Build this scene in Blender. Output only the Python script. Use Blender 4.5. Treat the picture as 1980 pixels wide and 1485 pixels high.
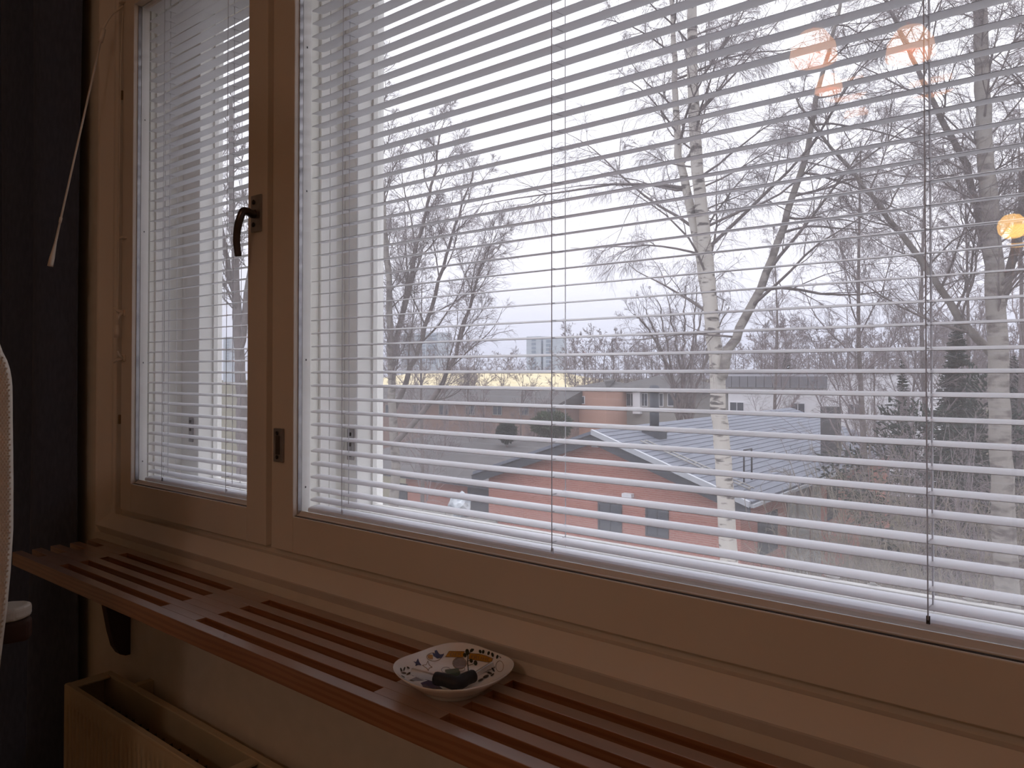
import bpy, bmesh, math
import numpy as np
from mathutils import Vector, Matrix

# ------------------------------------------------------------------ scene reset
for o in list(bpy.data.objects):
    bpy.data.objects.remove(o)
SC = bpy.context.scene
COL = SC.collection
ZC = 1.08                                   # camera height above the room floor

# ------------------------------------------------------------------ camera
FPX, YAW, PITCH, ROLL, PCY = 1430.0, math.radians(38.4477), math.radians(0.7682), math.radians(0.0165), 701.85
_cy, _sy = math.cos(YAW), math.sin(YAW)
_F = np.array([-_sy*math.cos(PITCH), _cy*math.cos(PITCH), math.sin(PITCH)])
_r = np.array([_cy, _sy, 0.0]); _u = np.cross(_r, _F)
_R = _r*math.cos(ROLL) + _u*math.sin(ROLL)
_U = -_r*math.sin(ROLL) + _u*math.cos(ROLL)
cam_d = bpy.data.cameras.new('camera')
cam = bpy.data.objects.new('camera', cam_d)
COL.objects.link(cam)
cam_d.sensor_width = 36.0
cam_d.lens = FPX*36.0/1980.0
cam_d.shift_y = -(742.5-PCY)/1980.0
cam_d.clip_start = 0.02
cam_d.clip_end = 3000
M = Matrix(((_R[0], _U[0], -_F[0], 0), (_R[1], _U[1], -_F[1], 0), (_R[2], _U[2], -_F[2], ZC), (0, 0, 0, 1)))
cam.matrix_world = M
SC.camera = cam

# ------------------------------------------------------------------ sky and exposure
SC.view_settings.view_transform = 'Standard'
SC.view_settings.look = 'None'
SC.view_settings.gamma = 1.0
SC.view_settings.use_curve_mapping = False
SC.view_settings.exposure = 0.52
SC.cycles.use_denoising = True
SC.cycles.max_bounces = 10
SC.cycles.diffuse_bounces = 6
SC.cycles.glossy_bounces = 3
SC.cycles.transparent_max_bounces = 12
SC.cycles.use_adaptive_sampling = True
SC.cycles.adaptive_threshold = 0.05
SC.cycles.caustics_reflective = True
SC.cycles.caustics_refractive = False
SC.cycles.sample_clamp_indirect = 4.0
world = bpy.data.worlds.new('overcast_sky')
SC.world = world
world.use_nodes = True
nt = world.node_tree; nt.nodes.clear()
w_out = nt.nodes.new('ShaderNodeOutputWorld'); w_bg = nt.nodes.new('ShaderNodeBackground')
w_tc = nt.nodes.new('ShaderNodeTexCoord'); w_sep = nt.nodes.new('ShaderNodeSeparateXYZ')
w_rp = nt.nodes.new('ShaderNodeValToRGB'); w_mp = nt.nodes.new('ShaderNodeMapRange')
w_no = nt.nodes.new('ShaderNodeTexNoise'); w_mx = nt.nodes.new('ShaderNodeMix'); w_map = nt.nodes.new('ShaderNodeMapping')
w_mp.inputs['From Min'].default_value = -0.05; w_mp.inputs['From Max'].default_value = 0.45
el = w_rp.color_ramp.elements
el[0].position = 0.0; el[0].color = (0.62, 0.65, 0.78, 1)
el[1].position = 1.0; el[1].color = (0.965, 0.962, 1.03, 1)
e = w_rp.color_ramp.elements.new(0.16); e.color = (0.70, 0.72, 0.86, 1)
e = w_rp.color_ramp.elements.new(0.42); e.color = (0.93, 0.925, 1.02, 1)
w_map.inputs['Scale'].default_value = (1.2, 1.2, 4.0)
w_no.inputs['Scale'].default_value = 1.6; w_no.inputs['Detail'].default_value = 4
w_mx.data_type = 'RGBA'; w_mx.blend_type = 'MULTIPLY'
w_mx.inputs['Factor'].default_value = 0.10
nt.links.new(w_tc.outputs['Generated'], w_sep.inputs[0]); nt.links.new(w_sep.outputs['Z'], w_mp.inputs['Value'])
nt.links.new(w_mp.outputs[0], w_rp.inputs[0])
nt.links.new(w_tc.outputs['Generated'], w_map.inputs[0]); nt.links.new(w_map.outputs[0], w_no.inputs['Vector'])
nt.links.new(w_rp.outputs[0], w_mx.inputs[6]); nt.links.new(w_no.outputs[0], w_mx.inputs[7])
nt.links.new(w_mx.outputs[2], w_bg.inputs[0]); nt.links.new(w_bg.outputs[0], w_out.inputs[0])
# overcast skies brighten steadily towards the zenith
w_el = nt.nodes.new('ShaderNodeMapRange'); w_el.inputs['From Min'].default_value = 0.0; w_el.inputs['From Max'].default_value = 1.0
w_el.inputs['To Min'].default_value = 0.98; w_el.inputs['To Max'].default_value = 2.1
nt.links.new(w_sep.outputs['Z'], w_el.inputs['Value']); nt.links.new(w_el.outputs[0], w_bg.inputs['Strength'])

# ------------------------------------------------------------------ pixel to place
def ray(px, py):
    return _F + (px-990.0)/FPX*_R - (py-PCY)/FPX*_U
def at(px, py, depth):                       # a point at a given distance along the viewing axis
    return ray(px, py)*depth + np.array([0, 0, ZC])
def on(axis, v, px, py):                     # where a viewing line meets a plane x/y/z = v (z relative to the eye)
    r = ray(px, py); p = r*(v/r[axis]); p[2] += ZC
    return p

# ------------------------------------------------------------------ materials
MATS = {}
def mat(name, c, rough=0.5, c2=None, scale=20.0, stretch=(1, 1, 1), bump=0.0, metal=0.0, spec=0.5, detail=4, coat=0.0, lo=0.35, hi=0.65, coords='Object'):
    m = bpy.data.materials.new(name); m.use_nodes = True; MATS[name] = m
    t = m.node_tree; b = t.nodes['Principled BSDF']
    b.inputs['Roughness'].default_value = rough; b.inputs['Metallic'].default_value = metal
    b.inputs['Specular IOR Level'].default_value = spec
    if coat: b.inputs['Coat Weight'].default_value = coat; b.inputs['Coat Roughness'].default_value = 0.15
    if c2 is None: c2 = tuple(x*0.9 for x in c)
    tc = t.nodes.new('ShaderNodeTexCoord'); mp = t.nodes.new('ShaderNodeMapping'); no = t.nodes.new('ShaderNodeTexNoise'); rp = t.nodes.new('ShaderNodeValToRGB')
    mp.inputs['Scale'].default_value = stretch
    no.inputs['Scale'].default_value = scale; no.inputs['Detail'].default_value = detail
    rp.color_ramp.elements[0].position = lo; rp.color_ramp.elements[1].position = hi
    rp.color_ramp.elements[0].color = (*c2, 1); rp.color_ramp.elements[1].color = (*c, 1)
    t.links.new(tc.outputs[coords], mp.inputs[0]); t.links.new(mp.outputs[0], no.inputs['Vector'])
    t.links.new(no.outputs[0], rp.inputs[0]); t.links.new(rp.outputs[0], b.inputs['Base Color'])
    if bump:
        bp = t.nodes.new('ShaderNodeBump'); bp.inputs['Strength'].default_value = bump; bp.inputs['Distance'].default_value = 0.002
        t.links.new(no.outputs[0], bp.inputs['Height']); t.links.new(bp.outputs[0], b.inputs['Normal'])
    return m
def emit(name, c, s, c2=None):
    m = mat(name, c, 0.6, c2)
    b = m.node_tree.nodes['Principled BSDF']
    b.inputs['Emission Color'].default_value = (*c, 1); b.inputs['Emission Strength'].default_value = s
    return m
mat('sash_paint', (0.76, 0.70, 0.62), 0.42, (0.70, 0.64, 0.565), 3, bump=0.02)
mat('white_paint', (0.91, 0.905, 0.89), 0.5, (0.85, 0.845, 0.82), 14)
mat('cream_paint', (0.88, 0.865, 0.82), 0.5, (0.83, 0.815, 0.76), 9)
mat('wall_paint', (0.74, 0.68, 0.585), 0.85, (0.70, 0.645, 0.55), 30, bump=0.1)
mat('ceiling_paint', (0.80, 0.77, 0.72), 0.9, None, 20)
mat('floor_wood', (0.42, 0.28, 0.17), 0.4, (0.33, 0.21, 0.12), 4, (1, 14, 1))
mat('slat_white', (0.885, 0.90, 0.95), 0.30, (0.865, 0.88, 0.93), 6)
mat('cord_white', (0.84, 0.83, 0.84), 0.8, None, 60)
_t = MATS['cord_white'].node_tree; _b = _t.nodes['Principled BSDF']; _tl = _t.nodes.new('ShaderNodeBsdfTranslucent'); _mx = _t.nodes.new('ShaderNodeMixShader')
_tl.inputs[0].default_value = (0.85, 0.85, 0.88, 1); _mx.inputs[0].default_value = 0.5
_t.links.new(_b.outputs[0], _mx.inputs[1]); _t.links.new(_tl.outputs[0], _mx.inputs[2]); _t.links.new(_mx.outputs[0], _t.nodes['Material Output'].inputs[0])
mat('plastic_white', (0.78, 0.70, 0.60), 0.35, None, 10)
mat('aluminium', (0.45, 0.44, 0.45), 0.35, (0.33, 0.32, 0.33), 40, metal=0.9)
mat('bronze_metal', (0.14, 0.12, 0.12), 0.3, (0.09, 0.075, 0.075), 25, metal=0.85)
mat('steel', (0.75, 0.75, 0.76), 0.18, (0.6, 0.6, 0.62), 60, metal=1.0)
mat('dark_metal', (0.03, 0.03, 0.033), 0.45, None, 30, metal=0.5)
mat('brass', (0.30, 0.20, 0.10), 0.45, None, 30, metal=0.8)
mat('rubber', (0.012, 0.012, 0.016), 0.55, (0.006, 0.006, 0.009), 200, bump=0.05)
mat('green_plastic', (0.12, 0.17, 0.13), 0.15, None, 20)
mat('curtain_cloth', (0.070, 0.088, 0.145), 0.9, (0.055, 0.070, 0.118), 150, (1, 1, 0.3), bump=0.15)
mat('radiator_enamel', (0.62, 0.53, 0.36), 0.4, (0.54, 0.46, 0.30), 6)
mat('radiator_dark', (0.10, 0.09, 0.075), 0.7, None, 20)
mat('dark_bracket', (0.05, 0.03, 0.03), 0.6, None, 20)
mat('chair_mesh', (0.62, 0.54, 0.45), 0.8, (0.56, 0.49, 0.41), 60)
mat('chair_plastic', (0.66, 0.61, 0.53), 0.45, None, 12)
mat('chair_dark', (0.05, 0.020, 0.015), 0.6, None, 12)
mat('porcelain', (0.90, 0.88, 0.84), 0.12, (0.87, 0.85, 0.81), 8, coat=0.5)
mat('print_navy', (0.03, 0.03, 0.10), 0.2, (0.05, 0.045, 0.13), 90)
mat('print_dark', (0.035, 0.03, 0.025), 0.2, None, 90)
mat('print_green', (0.05, 0.055, 0.03), 0.2, (0.025, 0.03, 0.015), 300)
mat('print_ochre', (0.55, 0.27, 0.03), 0.2, (0.45, 0.21, 0.02), 200)
mat('print_brown', (0.22, 0.13, 0.07), 0.2, None, 200)
mat('print_grey', (0.34, 0.31, 0.32), 0.2, None, 200)
mat('print_line', (0.28, 0.19, 0.09), 0.2, None, 200)
# outdoors
mat('brick_brown', (0.24, 0.165, 0.145), 0.95, (0.19, 0.13, 0.115), 2, (1, 1, 4))
mat('roof_grey', (0.150, 0.165, 0.205), 0.75, (0.125, 0.138, 0.172), 1.5, (1, 1, 1))
mat('roof_dark', (0.055, 0.06, 0.075), 0.8, (0.045, 0.05, 0.06), 2)
mat('roof_mid', (0.105, 0.10, 0.102), 0.9, (0.085, 0.082, 0.084), 1.2, spec=0.2)
mat('roof_yellow', (0.64, 0.555, 0.36), 0.8, (0.58, 0.50, 0.31), 0.5)
mat('trim_grey', (0.46, 0.48, 0.52), 0.6, None, 5)
mat('render_white', (0.74, 0.74, 0.78), 0.85, (0.68, 0.68, 0.72), 1)
mat('render_beige', (0.30, 0.285, 0.27), 0.85, None, 1)
mat('shingle_grey', (0.22, 0.22, 0.245), 0.9, (0.17, 0.17, 0.19), 3, (6, 1, 1))
mat('concrete', (0.36, 0.35, 0.33), 0.9, (0.29, 0.285, 0.27), 2)
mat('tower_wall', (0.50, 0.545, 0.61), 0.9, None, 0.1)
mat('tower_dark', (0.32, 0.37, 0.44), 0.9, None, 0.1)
mat('pane_dark', (0.07, 0.08, 0.10), 0.25, None, 3)
mat('tarp', (0.62, 0.66, 0.70), 0.6, (0.20, 0.23, 0.26), 3, (1, 1, 1))
mat('grass_ground', (0.115, 0.105, 0.065), 1.0, (0.085, 0.075, 0.05), 0.35, detail=8)
mat('bark_mid', (0.23, 0.205, 0.185), 0.95, (0.13, 0.11, 0.10), 5)
mat('bark_brown', (0.185, 0.155, 0.15), 0.95, (0.125, 0.105, 0.10), 6)
mat('twig_brown', (0.255, 0.215, 0.22), 0.95, (0.19, 0.16, 0.165), 3)
mat('twig_tan', (0.26, 0.225, 0.175), 0.95, (0.17, 0.145, 0.12), 3)
mat('spruce_green', (0.028, 0.042, 0.030), 0.95, (0.016, 0.026, 0.022), 3)
mat('evergreen', (0.05, 0.075, 0.035), 0.95, (0.03, 0.045, 0.025), 3)
mat('birch_bark', (0.52, 0.48, 0.43), 0.85, (0.10, 0.085, 0.08), 3.2, (1, 1, 3.2), detail=5, lo=0.36, hi=0.46)
mat('birch_grey', (0.27, 0.245, 0.22), 0.9, (0.12, 0.10, 0.095), 3.0, (1, 1, 2.6), detail=5, lo=0.36, hi=0.5)
mat('lamp_stem', (0.20, 0.13, 0.07), 0.4, None, 20, metal=0.6)
emit('shade_amber', (1.0, 0.46, 0.20), 3.4, (0.95, 0.42, 0.18))
emit('fill_dome_warm', (1.0, 0.71, 0.58), 15.3)
emit('globe_amber', (1.0, 0.52, 0.10), 8.0, (0.9, 0.45, 0.08))

def coursed(name, c, c2, mortar):
    m = bpy.data.materials.new(name); m.use_nodes = True; MATS[name] = m
    t = m.node_tree; b = t.nodes['Principled BSDF']; b.inputs['Roughness'].default_value = 0.92
    tc = t.nodes.new('ShaderNodeTexCoord'); sp = t.nodes.new('ShaderNodeSeparateXYZ'); ad = t.nodes.new('ShaderNodeMath'); cb = t.nodes.new('ShaderNodeCombineXYZ'); br = t.nodes.new('ShaderNodeTexBrick')
    t.links.new(tc.outputs['Object'], sp.inputs[0]); t.links.new(sp.outputs['X'], ad.inputs[0]); t.links.new(sp.outputs['Y'], ad.inputs[1])
    t.links.new(ad.outputs[0], cb.inputs['X']); t.links.new(sp.outputs['Z'], cb.inputs['Y']); t.links.new(cb.outputs[0], br.inputs['Vector'])
    br.inputs['Color1'].default_value = (*c, 1); br.inputs['Color2'].default_value = (*c2, 1); br.inputs['Mortar'].default_value = (*mortar, 1)
    br.inputs['Scale'].default_value = 1.0; br.inputs['Brick Width'].default_value = 0.27; br.inputs['Row Height'].default_value = 0.082; br.inputs['Mortar Size'].default_value = 0.008
    t.links.new(br.outputs['Color'], b.inputs['Base Color'])
coursed('brick_red', (0.43, 0.165, 0.125), (0.36, 0.125, 0.095), (0.46, 0.30, 0.25))
coursed('brick_pale', (0.46, 0.255, 0.195), (0.40, 0.215, 0.16), (0.44, 0.33, 0.28))
# lacquered pine: straight grain along the board
def pine():
    m = bpy.data.materials.new('pine_lacquer'); m.use_nodes = True; MATS['pine_lacquer'] = m
    t = m.node_tree; b = t.nodes['Principled BSDF']; b.inputs['Roughness'].default_value = 0.36
    b.inputs['Coat Weight'].default_value = 1.0; b.inputs['Coat Roughness'].default_value = 0.24; b.inputs['Coat IOR'].default_value = 2.1
    tc = t.nodes.new('ShaderNodeTexCoord'); mp = t.nodes.new('ShaderNodeMapping'); wv = t.nodes.new('ShaderNodeTexWave'); rp = t.nodes.new('ShaderNodeValToRGB')
    wv.bands_direction = 'Z'; wv.inputs['Scale'].default_value = 38; wv.inputs['Distortion'].default_value = 5.5; wv.inputs['Detail'].default_value = 2; wv.inputs['Detail Scale'].default_value = 0.9
    mp.inputs['Scale'].default_value = (0.14, 0.8, 1); mp.inputs['Rotation'].default_value = (0.2, 0.012, 0)
    rp.color_ramp.elements[0].color = (0.275, 0.112, 0.046, 1); rp.color_ramp.elements[1].color = (0.365, 0.158, 0.070, 1)
    rp.color_ramp.elements[0].position = 0.2; rp.color_ramp.elements[1].position = 0.7
    n2 = t.nodes.new('ShaderNodeTexNoise'); n2.inputs['Scale'].default_value = 14
    r2 = t.nodes.new('ShaderNodeMapRange'); r2.inputs['To Min'].default_value = 0.25; r2.inputs['To Max'].default_value = 0.52
    t.links.new(tc.outputs['Object'], mp.inputs[0]); t.links.new(mp.outputs[0], wv.inputs['Vector'])
    t.links.new(wv.outputs['Fac'], rp.inputs[0])
    # grey window sheen painted into the colour of upward faces
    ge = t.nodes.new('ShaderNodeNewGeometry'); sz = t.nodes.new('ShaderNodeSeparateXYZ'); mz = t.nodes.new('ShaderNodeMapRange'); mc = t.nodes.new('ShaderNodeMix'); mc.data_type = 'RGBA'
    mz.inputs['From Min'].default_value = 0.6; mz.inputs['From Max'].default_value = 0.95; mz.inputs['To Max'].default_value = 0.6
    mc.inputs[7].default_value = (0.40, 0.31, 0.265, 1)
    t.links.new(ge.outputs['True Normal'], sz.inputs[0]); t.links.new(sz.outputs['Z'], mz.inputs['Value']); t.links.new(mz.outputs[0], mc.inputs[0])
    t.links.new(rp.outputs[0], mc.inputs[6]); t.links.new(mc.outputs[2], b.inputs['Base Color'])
    t.links.new(tc.outputs['Object'], n2.inputs['Vector']); t.links.new(n2.outputs[0], r2.inputs['Value']); t.links.new(r2.outputs[0], b.inputs['Roughness'])
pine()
# window glass: clear sheet that reflects by angle, with a film of dust
def glass(name, dust):
    m = bpy.data.materials.new(name); m.use_nodes = True; MATS[name] = m
    t = m.node_tree; t.nodes.clear()
    out = t.nodes.new('ShaderNodeOutputMaterial'); tr = t.nodes.new('ShaderNodeBsdfTransparent'); gl = t.nodes.new('ShaderNodeBsdfGlossy')
    fr = t.nodes.new('ShaderNodeLayerWeight'); pw = t.nodes.new('ShaderNodeMath'); mul = t.nodes.new('ShaderNodeMath'); mx = t.nodes.new('ShaderNodeMixShader')
    di = t.nodes.new('ShaderNodeBsdfTranslucent'); df = t.nodes.new('ShaderNodeBsdfDiffuse'); ad = t.nodes.new('ShaderNodeMixShader'); mx2 = t.nodes.new('ShaderNodeMixShader')
    no = t.nodes.new('ShaderNodeTexNoise'); tc = t.nodes.new('ShaderNodeTexCoord'); mr = t.nodes.new('ShaderNodeMapRange')
    gl.inputs['Roughness'].default_value = 0.0; tr.inputs[0].default_value = (0.988, 0.99, 0.992, 1)
    fr.inputs['Blend'].default_value = 0.5                # facing = 1 - |cos|; Schlick: 0.04 + 0.96*facing^5 on each face
    pw.operation = 'POWER'; pw.inputs[1].default_value = 5.0
    mul.operation = 'MULTIPLY_ADD'; mul.inputs[1].default_value = 0.96; mul.inputs[2].default_value = 0.04; mul.use_clamp = True
    di.inputs[0].default_value = (0.9, 0.88, 0.92, 1); df.inputs[0].default_value = (0.8, 0.8, 0.82, 1)
    ad.inputs[0].default_value = 0.3
    no.inputs['Scale'].default_value = 5; no.inputs['Detail'].default_value = 6
    mr.inputs['To Min'].default_value = dust*0.75; mr.inputs['To Max'].default_value = dust*1.25
    t.links.new(fr.outputs['Facing'], pw.inputs[0]); t.links.new(pw.outputs[0], mul.inputs[0]); t.links.new(mul.outputs[0], mx.inputs[0]); t.links.new(tr.outputs[0], mx.inputs[1]); t.links.new(gl.outputs[0], mx.inputs[2])
    t.links.new(di.outputs[0], ad.inputs[1]); t.links.new(df.outputs[0], ad.inputs[2])
    t.links.new(tc.outputs['Object'], no.inputs['Vector']); t.links.new(no.outputs[0], mr.inputs['Value']); t.links.new(mr.outputs[0], mx2.inputs[0])
    t.links.new(mx.outputs[0], mx2.inputs[1]); t.links.new(ad.outputs[0], mx2.inputs[2]); t.links.new(mx2.outputs[0], out.inputs[0])
glass('glass_inner', 0.005)
glass('glass_dusty', 0.035)
glass('glass_outer', 0.07)

# ------------------------------------------------------------------ mesh helpers
def link(name, me, m, parent=None):
    o = bpy.data.objects.new(name, me); COL.objects.link(o)
    if m and not me.materials: me.materials.append(MATS[m])
    if parent: o.parent = parent
    return o
def bm_obj(name, bm, m, parent=None, smooth=False):
    me = bpy.data.meshes.new(name); bm.normal_update(); bm.to_mesh(me); bm.free()
    if smooth:
        for p in me.polygons: p.use_smooth = True
    return link(name, me, m, parent)
def add_box(bm, x0, x1, y0, y1, z0, z1, bevel=0.0):
    r = bmesh.ops.create_cube(bm, size=1.0)
    vs = r['verts']
    for v in vs:
        v.co = Vector(((x0+x1)/2 + v.co.x*(x1-x0), (y0+y1)/2 + v.co.y*(y1-y0), (z0+z1)/2 + v.co.z*(z1-z0)))
    if bevel:
        es = list({e for v in vs for e in v.link_edges})
        bmesh.ops.bevel(bm, geom=es, offset=bevel, segments=2, affect='EDGES', profile=0.5)
def box(name, x0, x1, y0, y1, z0, z1, m, parent=None, bevel=0.0):
    bm = bmesh.new(); add_box(bm, x0, x1, y0, y1, z0, z1, bevel)
    return bm_obj(name, bm, m, parent)
def zbox(name, x0, x1, y0, y1, z0, z1, m, parent=None, bevel=0.0):     # z relative to the eye
    return box(name, x0, x1, y0, y1, z0+ZC, z1+ZC, m, parent, bevel)
def prism(name, prof, axis, a, b, m, parent=None):                    # closed profile extruded along an axis
    def pt(u, v, w):
        return {'x': (w, u, v), 'y': (u, w, v), 'z': (u, v, w)}[axis]
    n = len(prof)
    vs = [pt(u, v, a) for u, v in prof] + [pt(u, v, b) for u, v in prof]
    fs = [tuple(range(n)), tuple(range(2*n-1, n-1, -1))] + [(i, (i+1) % n + 0 if False else i+n, (i+1) % n+n, (i+1) % n) for i in range(n)]
    bm = bmesh.new(); bv = [bm.verts.new(v) for v in vs]
    for f in fs: bm.faces.new([bv[i] for i in f])
    bmesh.ops.recalc_face_normals(bm, faces=bm.faces)
    return bm_obj(name, bm, m, parent)
def tube_data(P, R, k):
    B, n, _ = P.shape
    T = np.gradient(P, axis=1); T /= np.linalg.norm(T, axis=-1, keepdims=True)+1e-9
    mt = T.mean(1); ref = np.where(np.abs(mt[:, 2:3]) > 0.8, np.array([[1.0, 0, 0]]), np.array([[0, 0, 1.0]]))
    A = np.cross(T, ref[:, None, :]); A /= np.linalg.norm(A, axis=-1, keepdims=True)+1e-9
    Bv = np.cross(T, A)
    ang = np.arange(k)*2*np.pi/k
    V = P[:, :, None, :] + R[:, :, None, None]*(np.cos(ang)[None, None, :, None]*A[:, :, None, :] + np.sin(ang)[None, None, :, None]*Bv[:, :, None, :])
    base = (np.arange(B)*n*k)[:, None, None] + (np.arange(n-1)*k)[None, :, None] + np.arange(k)[None, None, :]
    nx = (np.arange(B)*n*k)[:, None, None] + (np.arange(n-1)*k)[None, :, None] + ((np.arange(k)+1) % k)[None, None, :]
    Fc = np.stack([base, nx, nx+k, base+k], -1).reshape(-1, 4)
    return V.reshape(-1, 3), Fc
def np_mesh(name, V, Fc, m, parent=None, smooth=True):
    me = bpy.data.meshes.new(name)
    me.vertices.add(len(V)); me.vertices.foreach_set('co', np.asarray(V, dtype=np.float32).ravel())
    k = Fc.shape[1]
    me.loops.add(Fc.size); me.loops.foreach_set('vertex_index', Fc.astype(np.int32).ravel())
    me.polygons.add(len(Fc)); me.polygons.foreach_set('loop_start', (np.arange(len(Fc))*k).astype(np.int32))
    if smooth: me.polygons.foreach_set('use_smooth', np.ones(len(Fc), dtype=bool))
    me.update(calc_edges=True)
    return link(name, me, m, parent)
def tubes(name, groups, m, parent=None):                             # groups: list of (P, R, k)
    Vs, Fs, off = [], [], 0
    for P, R, k in groups:
        if len(P) == 0: continue
        V, Fc = tube_data(P, R, k); Vs.append(V); Fs.append(Fc+off); off += len(V)
    return np_mesh(name, np.concatenate(Vs), np.concatenate(Fs), m, parent)
def wire(name, pts, r, m, parent=None, k=8, cap=True):               # one round tube through points
    P = np.array(pts, float)[None]; n = P.shape[1]
    R = np.full((1, n), r) if np.isscalar(r) else np.array(r, float)[None]
    V, Fc = tube_data(P, R, k)
    bm = bmesh.new(); bv = [bm.verts.new(v) for v in V]
    for f in Fc:
        fa = bm.faces.new([bv[i] for i in f]); fa.smooth = True
    if cap:
        bm.faces.new(bv[:k]); bm.faces.new(bv[-k:][::-1])
    bmesh.ops.recalc_face_normals(bm, faces=bm.faces)
    return bm_obj(name, bm, m, parent)
def smooth_path(pts, n):
    pts = np.array(pts, float); t = np.linspace(0, len(pts)-1, n); out = []
    for s in t:
        i = min(int(s), len(pts)-2); f = s-i
        p0, p1, p2, p3 = pts[max(i-1, 0)], pts[i], pts[i+1], pts[min(i+2, len(pts)-1)]
        out.append(0.5*((2*p1)+(-p0+p2)*f+(2*p0-5*p1+4*p2-p3)*f*f+(-p0+3*p1-3*p2+p3)*f**3))
    return np.array(out)
def lathe(name, prof, m, parent=None, seg=32, loc=(0, 0, 0)):
    vs, fs = [], []
    for r, z in prof:
        for i in range(seg):
            a = 2*math.pi*i/seg; vs.append((loc[0]+r*math.cos(a), loc[1]+r*math.sin(a), loc[2]+z))
    for j in range(len(prof)-1):
        for i in range(seg):
            fs.append((j*seg+i, j*seg+(i+1) % seg, (j+1)*seg+(i+1) % seg, (j+1)*seg+i))
    return np_mesh(name, np.array(vs), np.array(fs), m, parent)
def thing(name, label, cat, loc=(0, 0, 0), group=None, kind=None):
    o = bpy.data.objects.new(name, None); COL.objects.link(o); o.empty_display_size = 0.05
    return tag(o, label, cat, group, kind)
def tag(o, label=None, cat=None, group=None, kind=None):
    if label: o['label'] = label
    if cat: o['category'] = cat
    if group: o['group'] = group
    if kind: o['kind'] = kind
    return o
def struct(o, label=None): return tag(o, label, None, None, 'structure')
def base_at(root, loc):                       # move a finished thing's origin to its base without moving its parts
    root.location = loc
    for c in root.children:
        c.location = c.location - Vector(loc)
    return root

# ------------------------------------------------------------------ the room
YW = 0.705                                    # inner face of the window wall
GX0, GX1 = -1.709, 0.52                       # window opening
GZ0, GZ1 = -0.345, 0.90
bm = bmesh.new()
H = 2.55
add_box(bm, -3.0, GX0-0.015, YW, 0.96, 0, H)
add_box(bm, GX1, 2.2, YW, 0.96, 0, H)
add_box(bm, GX0-0.015, GX1, YW, 0.96, 0, GZ0+ZC)
add_box(bm, GX0-0.015, GX1, YW, 0.96, GZ1+ZC, H)
struct(bm_obj('wall_window', bm, 'wall_paint'), 'cream painted wall around and under the window')
struct(box('wall_left', -3.12, -3.0, -3.6, 0.96, 0, H, 'wall_paint'))
struct(box('wall_right', 2.2, 2.32, -3.6, 0.96, 0, H, 'wall_paint'))
struct(box('wall_back', -3.12, 2.32, -3.72, -3.6, 0, H, 'wall_paint'))
struct(box('ceiling', -3.12, 2.32, -3.72, 0.96, H, H+0.12, 'ceiling_paint'))
struct(box('floor', -3.12, 2.32, -3.72, 0.96, -0.12, 0, 'floor_wood'))

# ------------------------------------------------------------------ window frame
tr1 = struct(thing('trim_1', 'fixed painted wooden frame around both window sashes', None))
YF, YO = 0.722, 0.757                         # room face and outer face of the inner sashes
low = [(0.7340, -0.2930), (0.7340, -0.3045), (0.7205, -0.3070), (0.7195, -0.3030), (0.708, -0.3165), (0.6995, -0.3265), (0.698, -0.3285), (0.6985, -0.331), (YW, -0.345), (0.95, -0.345), (0.95, -0.262), (0.80, -0.262), (0.80, -0.270), (0.7575, -0.270), (0.7575, -0.2930)]
prism('bottom_frame', [(y, z+ZC) for y, z in low], 'x', GX0, GX1, 'sash_paint', tr1)
lj = [(0.721, -1.6625), (0.719, -1.6635), (0.7165, -1.668), (0.7165, -1.676), (0.7195, -1.6785), (0.7195, -1.682), (0.6995, -1.705), (0.698, -1.709), (YW, -1.724), (0.95, -1.724), (0.95, -1.655), (0.7575, -1.655), (0.7575, -1.662)]
prism('left_jamb', lj_ := [(x, y) for y, x in lj], 'z', GZ0+ZC, GZ1+ZC, 'sash_paint', tr1)
prism('right_jamb', [(-1.19-x+0.0, y) for x, y in lj_], 'z', GZ0+ZC, GZ1+ZC, 'sash_paint', tr1)
top = [(y, 0.56-z) for y, z in low]
prism('top_frame', [(y, z+ZC) for y, z in top], 'x', GX0, GX1, 'sash_paint', tr1)
# post between the two sashes, seen down the gap and, painted white, between the panes
zbox('mullion', -1.125, -1.066, 0.736, 0.7575, -0.2975, 0.86, 'sash_paint', tr1)
zbox('mullion_core', -1.135, -1.045, 0.7576, 0.839, -0.2700, 0.86, 'cream_paint', tr1)
zbox('mullion_outer', -1.1355, -1.0448, 0.8391, 0.930, -0.2564, 0.86, 'white_paint', tr1)
zbox('batten', -1.0448, -1.040, 0.785, 0.8031, -0.2619, 0.86, 'white_paint', tr1, 0.0006)
zbox('batten', -1.0448, -1.040, 0.8042, 0.818, -0.2619, 0.86, 'white_paint', tr1, 0.0006)
zbox('inner_lining', -1.6549, -1.612, 0.766, 0.839, -0.2619, 0.86, 'cream_paint', tr1)
zbox('batten', -1.6119, -1.607, 0.777, 0.7955, -0.2618, 0.86, 'white_paint', tr1, 0.0006)
zbox('batten', -1.6119, -1.607, 0.7966, 0.810, -0.2618, 0.86, 'white_paint', tr1, 0.0006)
zbox('sill_board', -1.655, 0.46, 0.7576, 0.945, -0.2619, -0.2565, 'white_paint', tr1)

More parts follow.
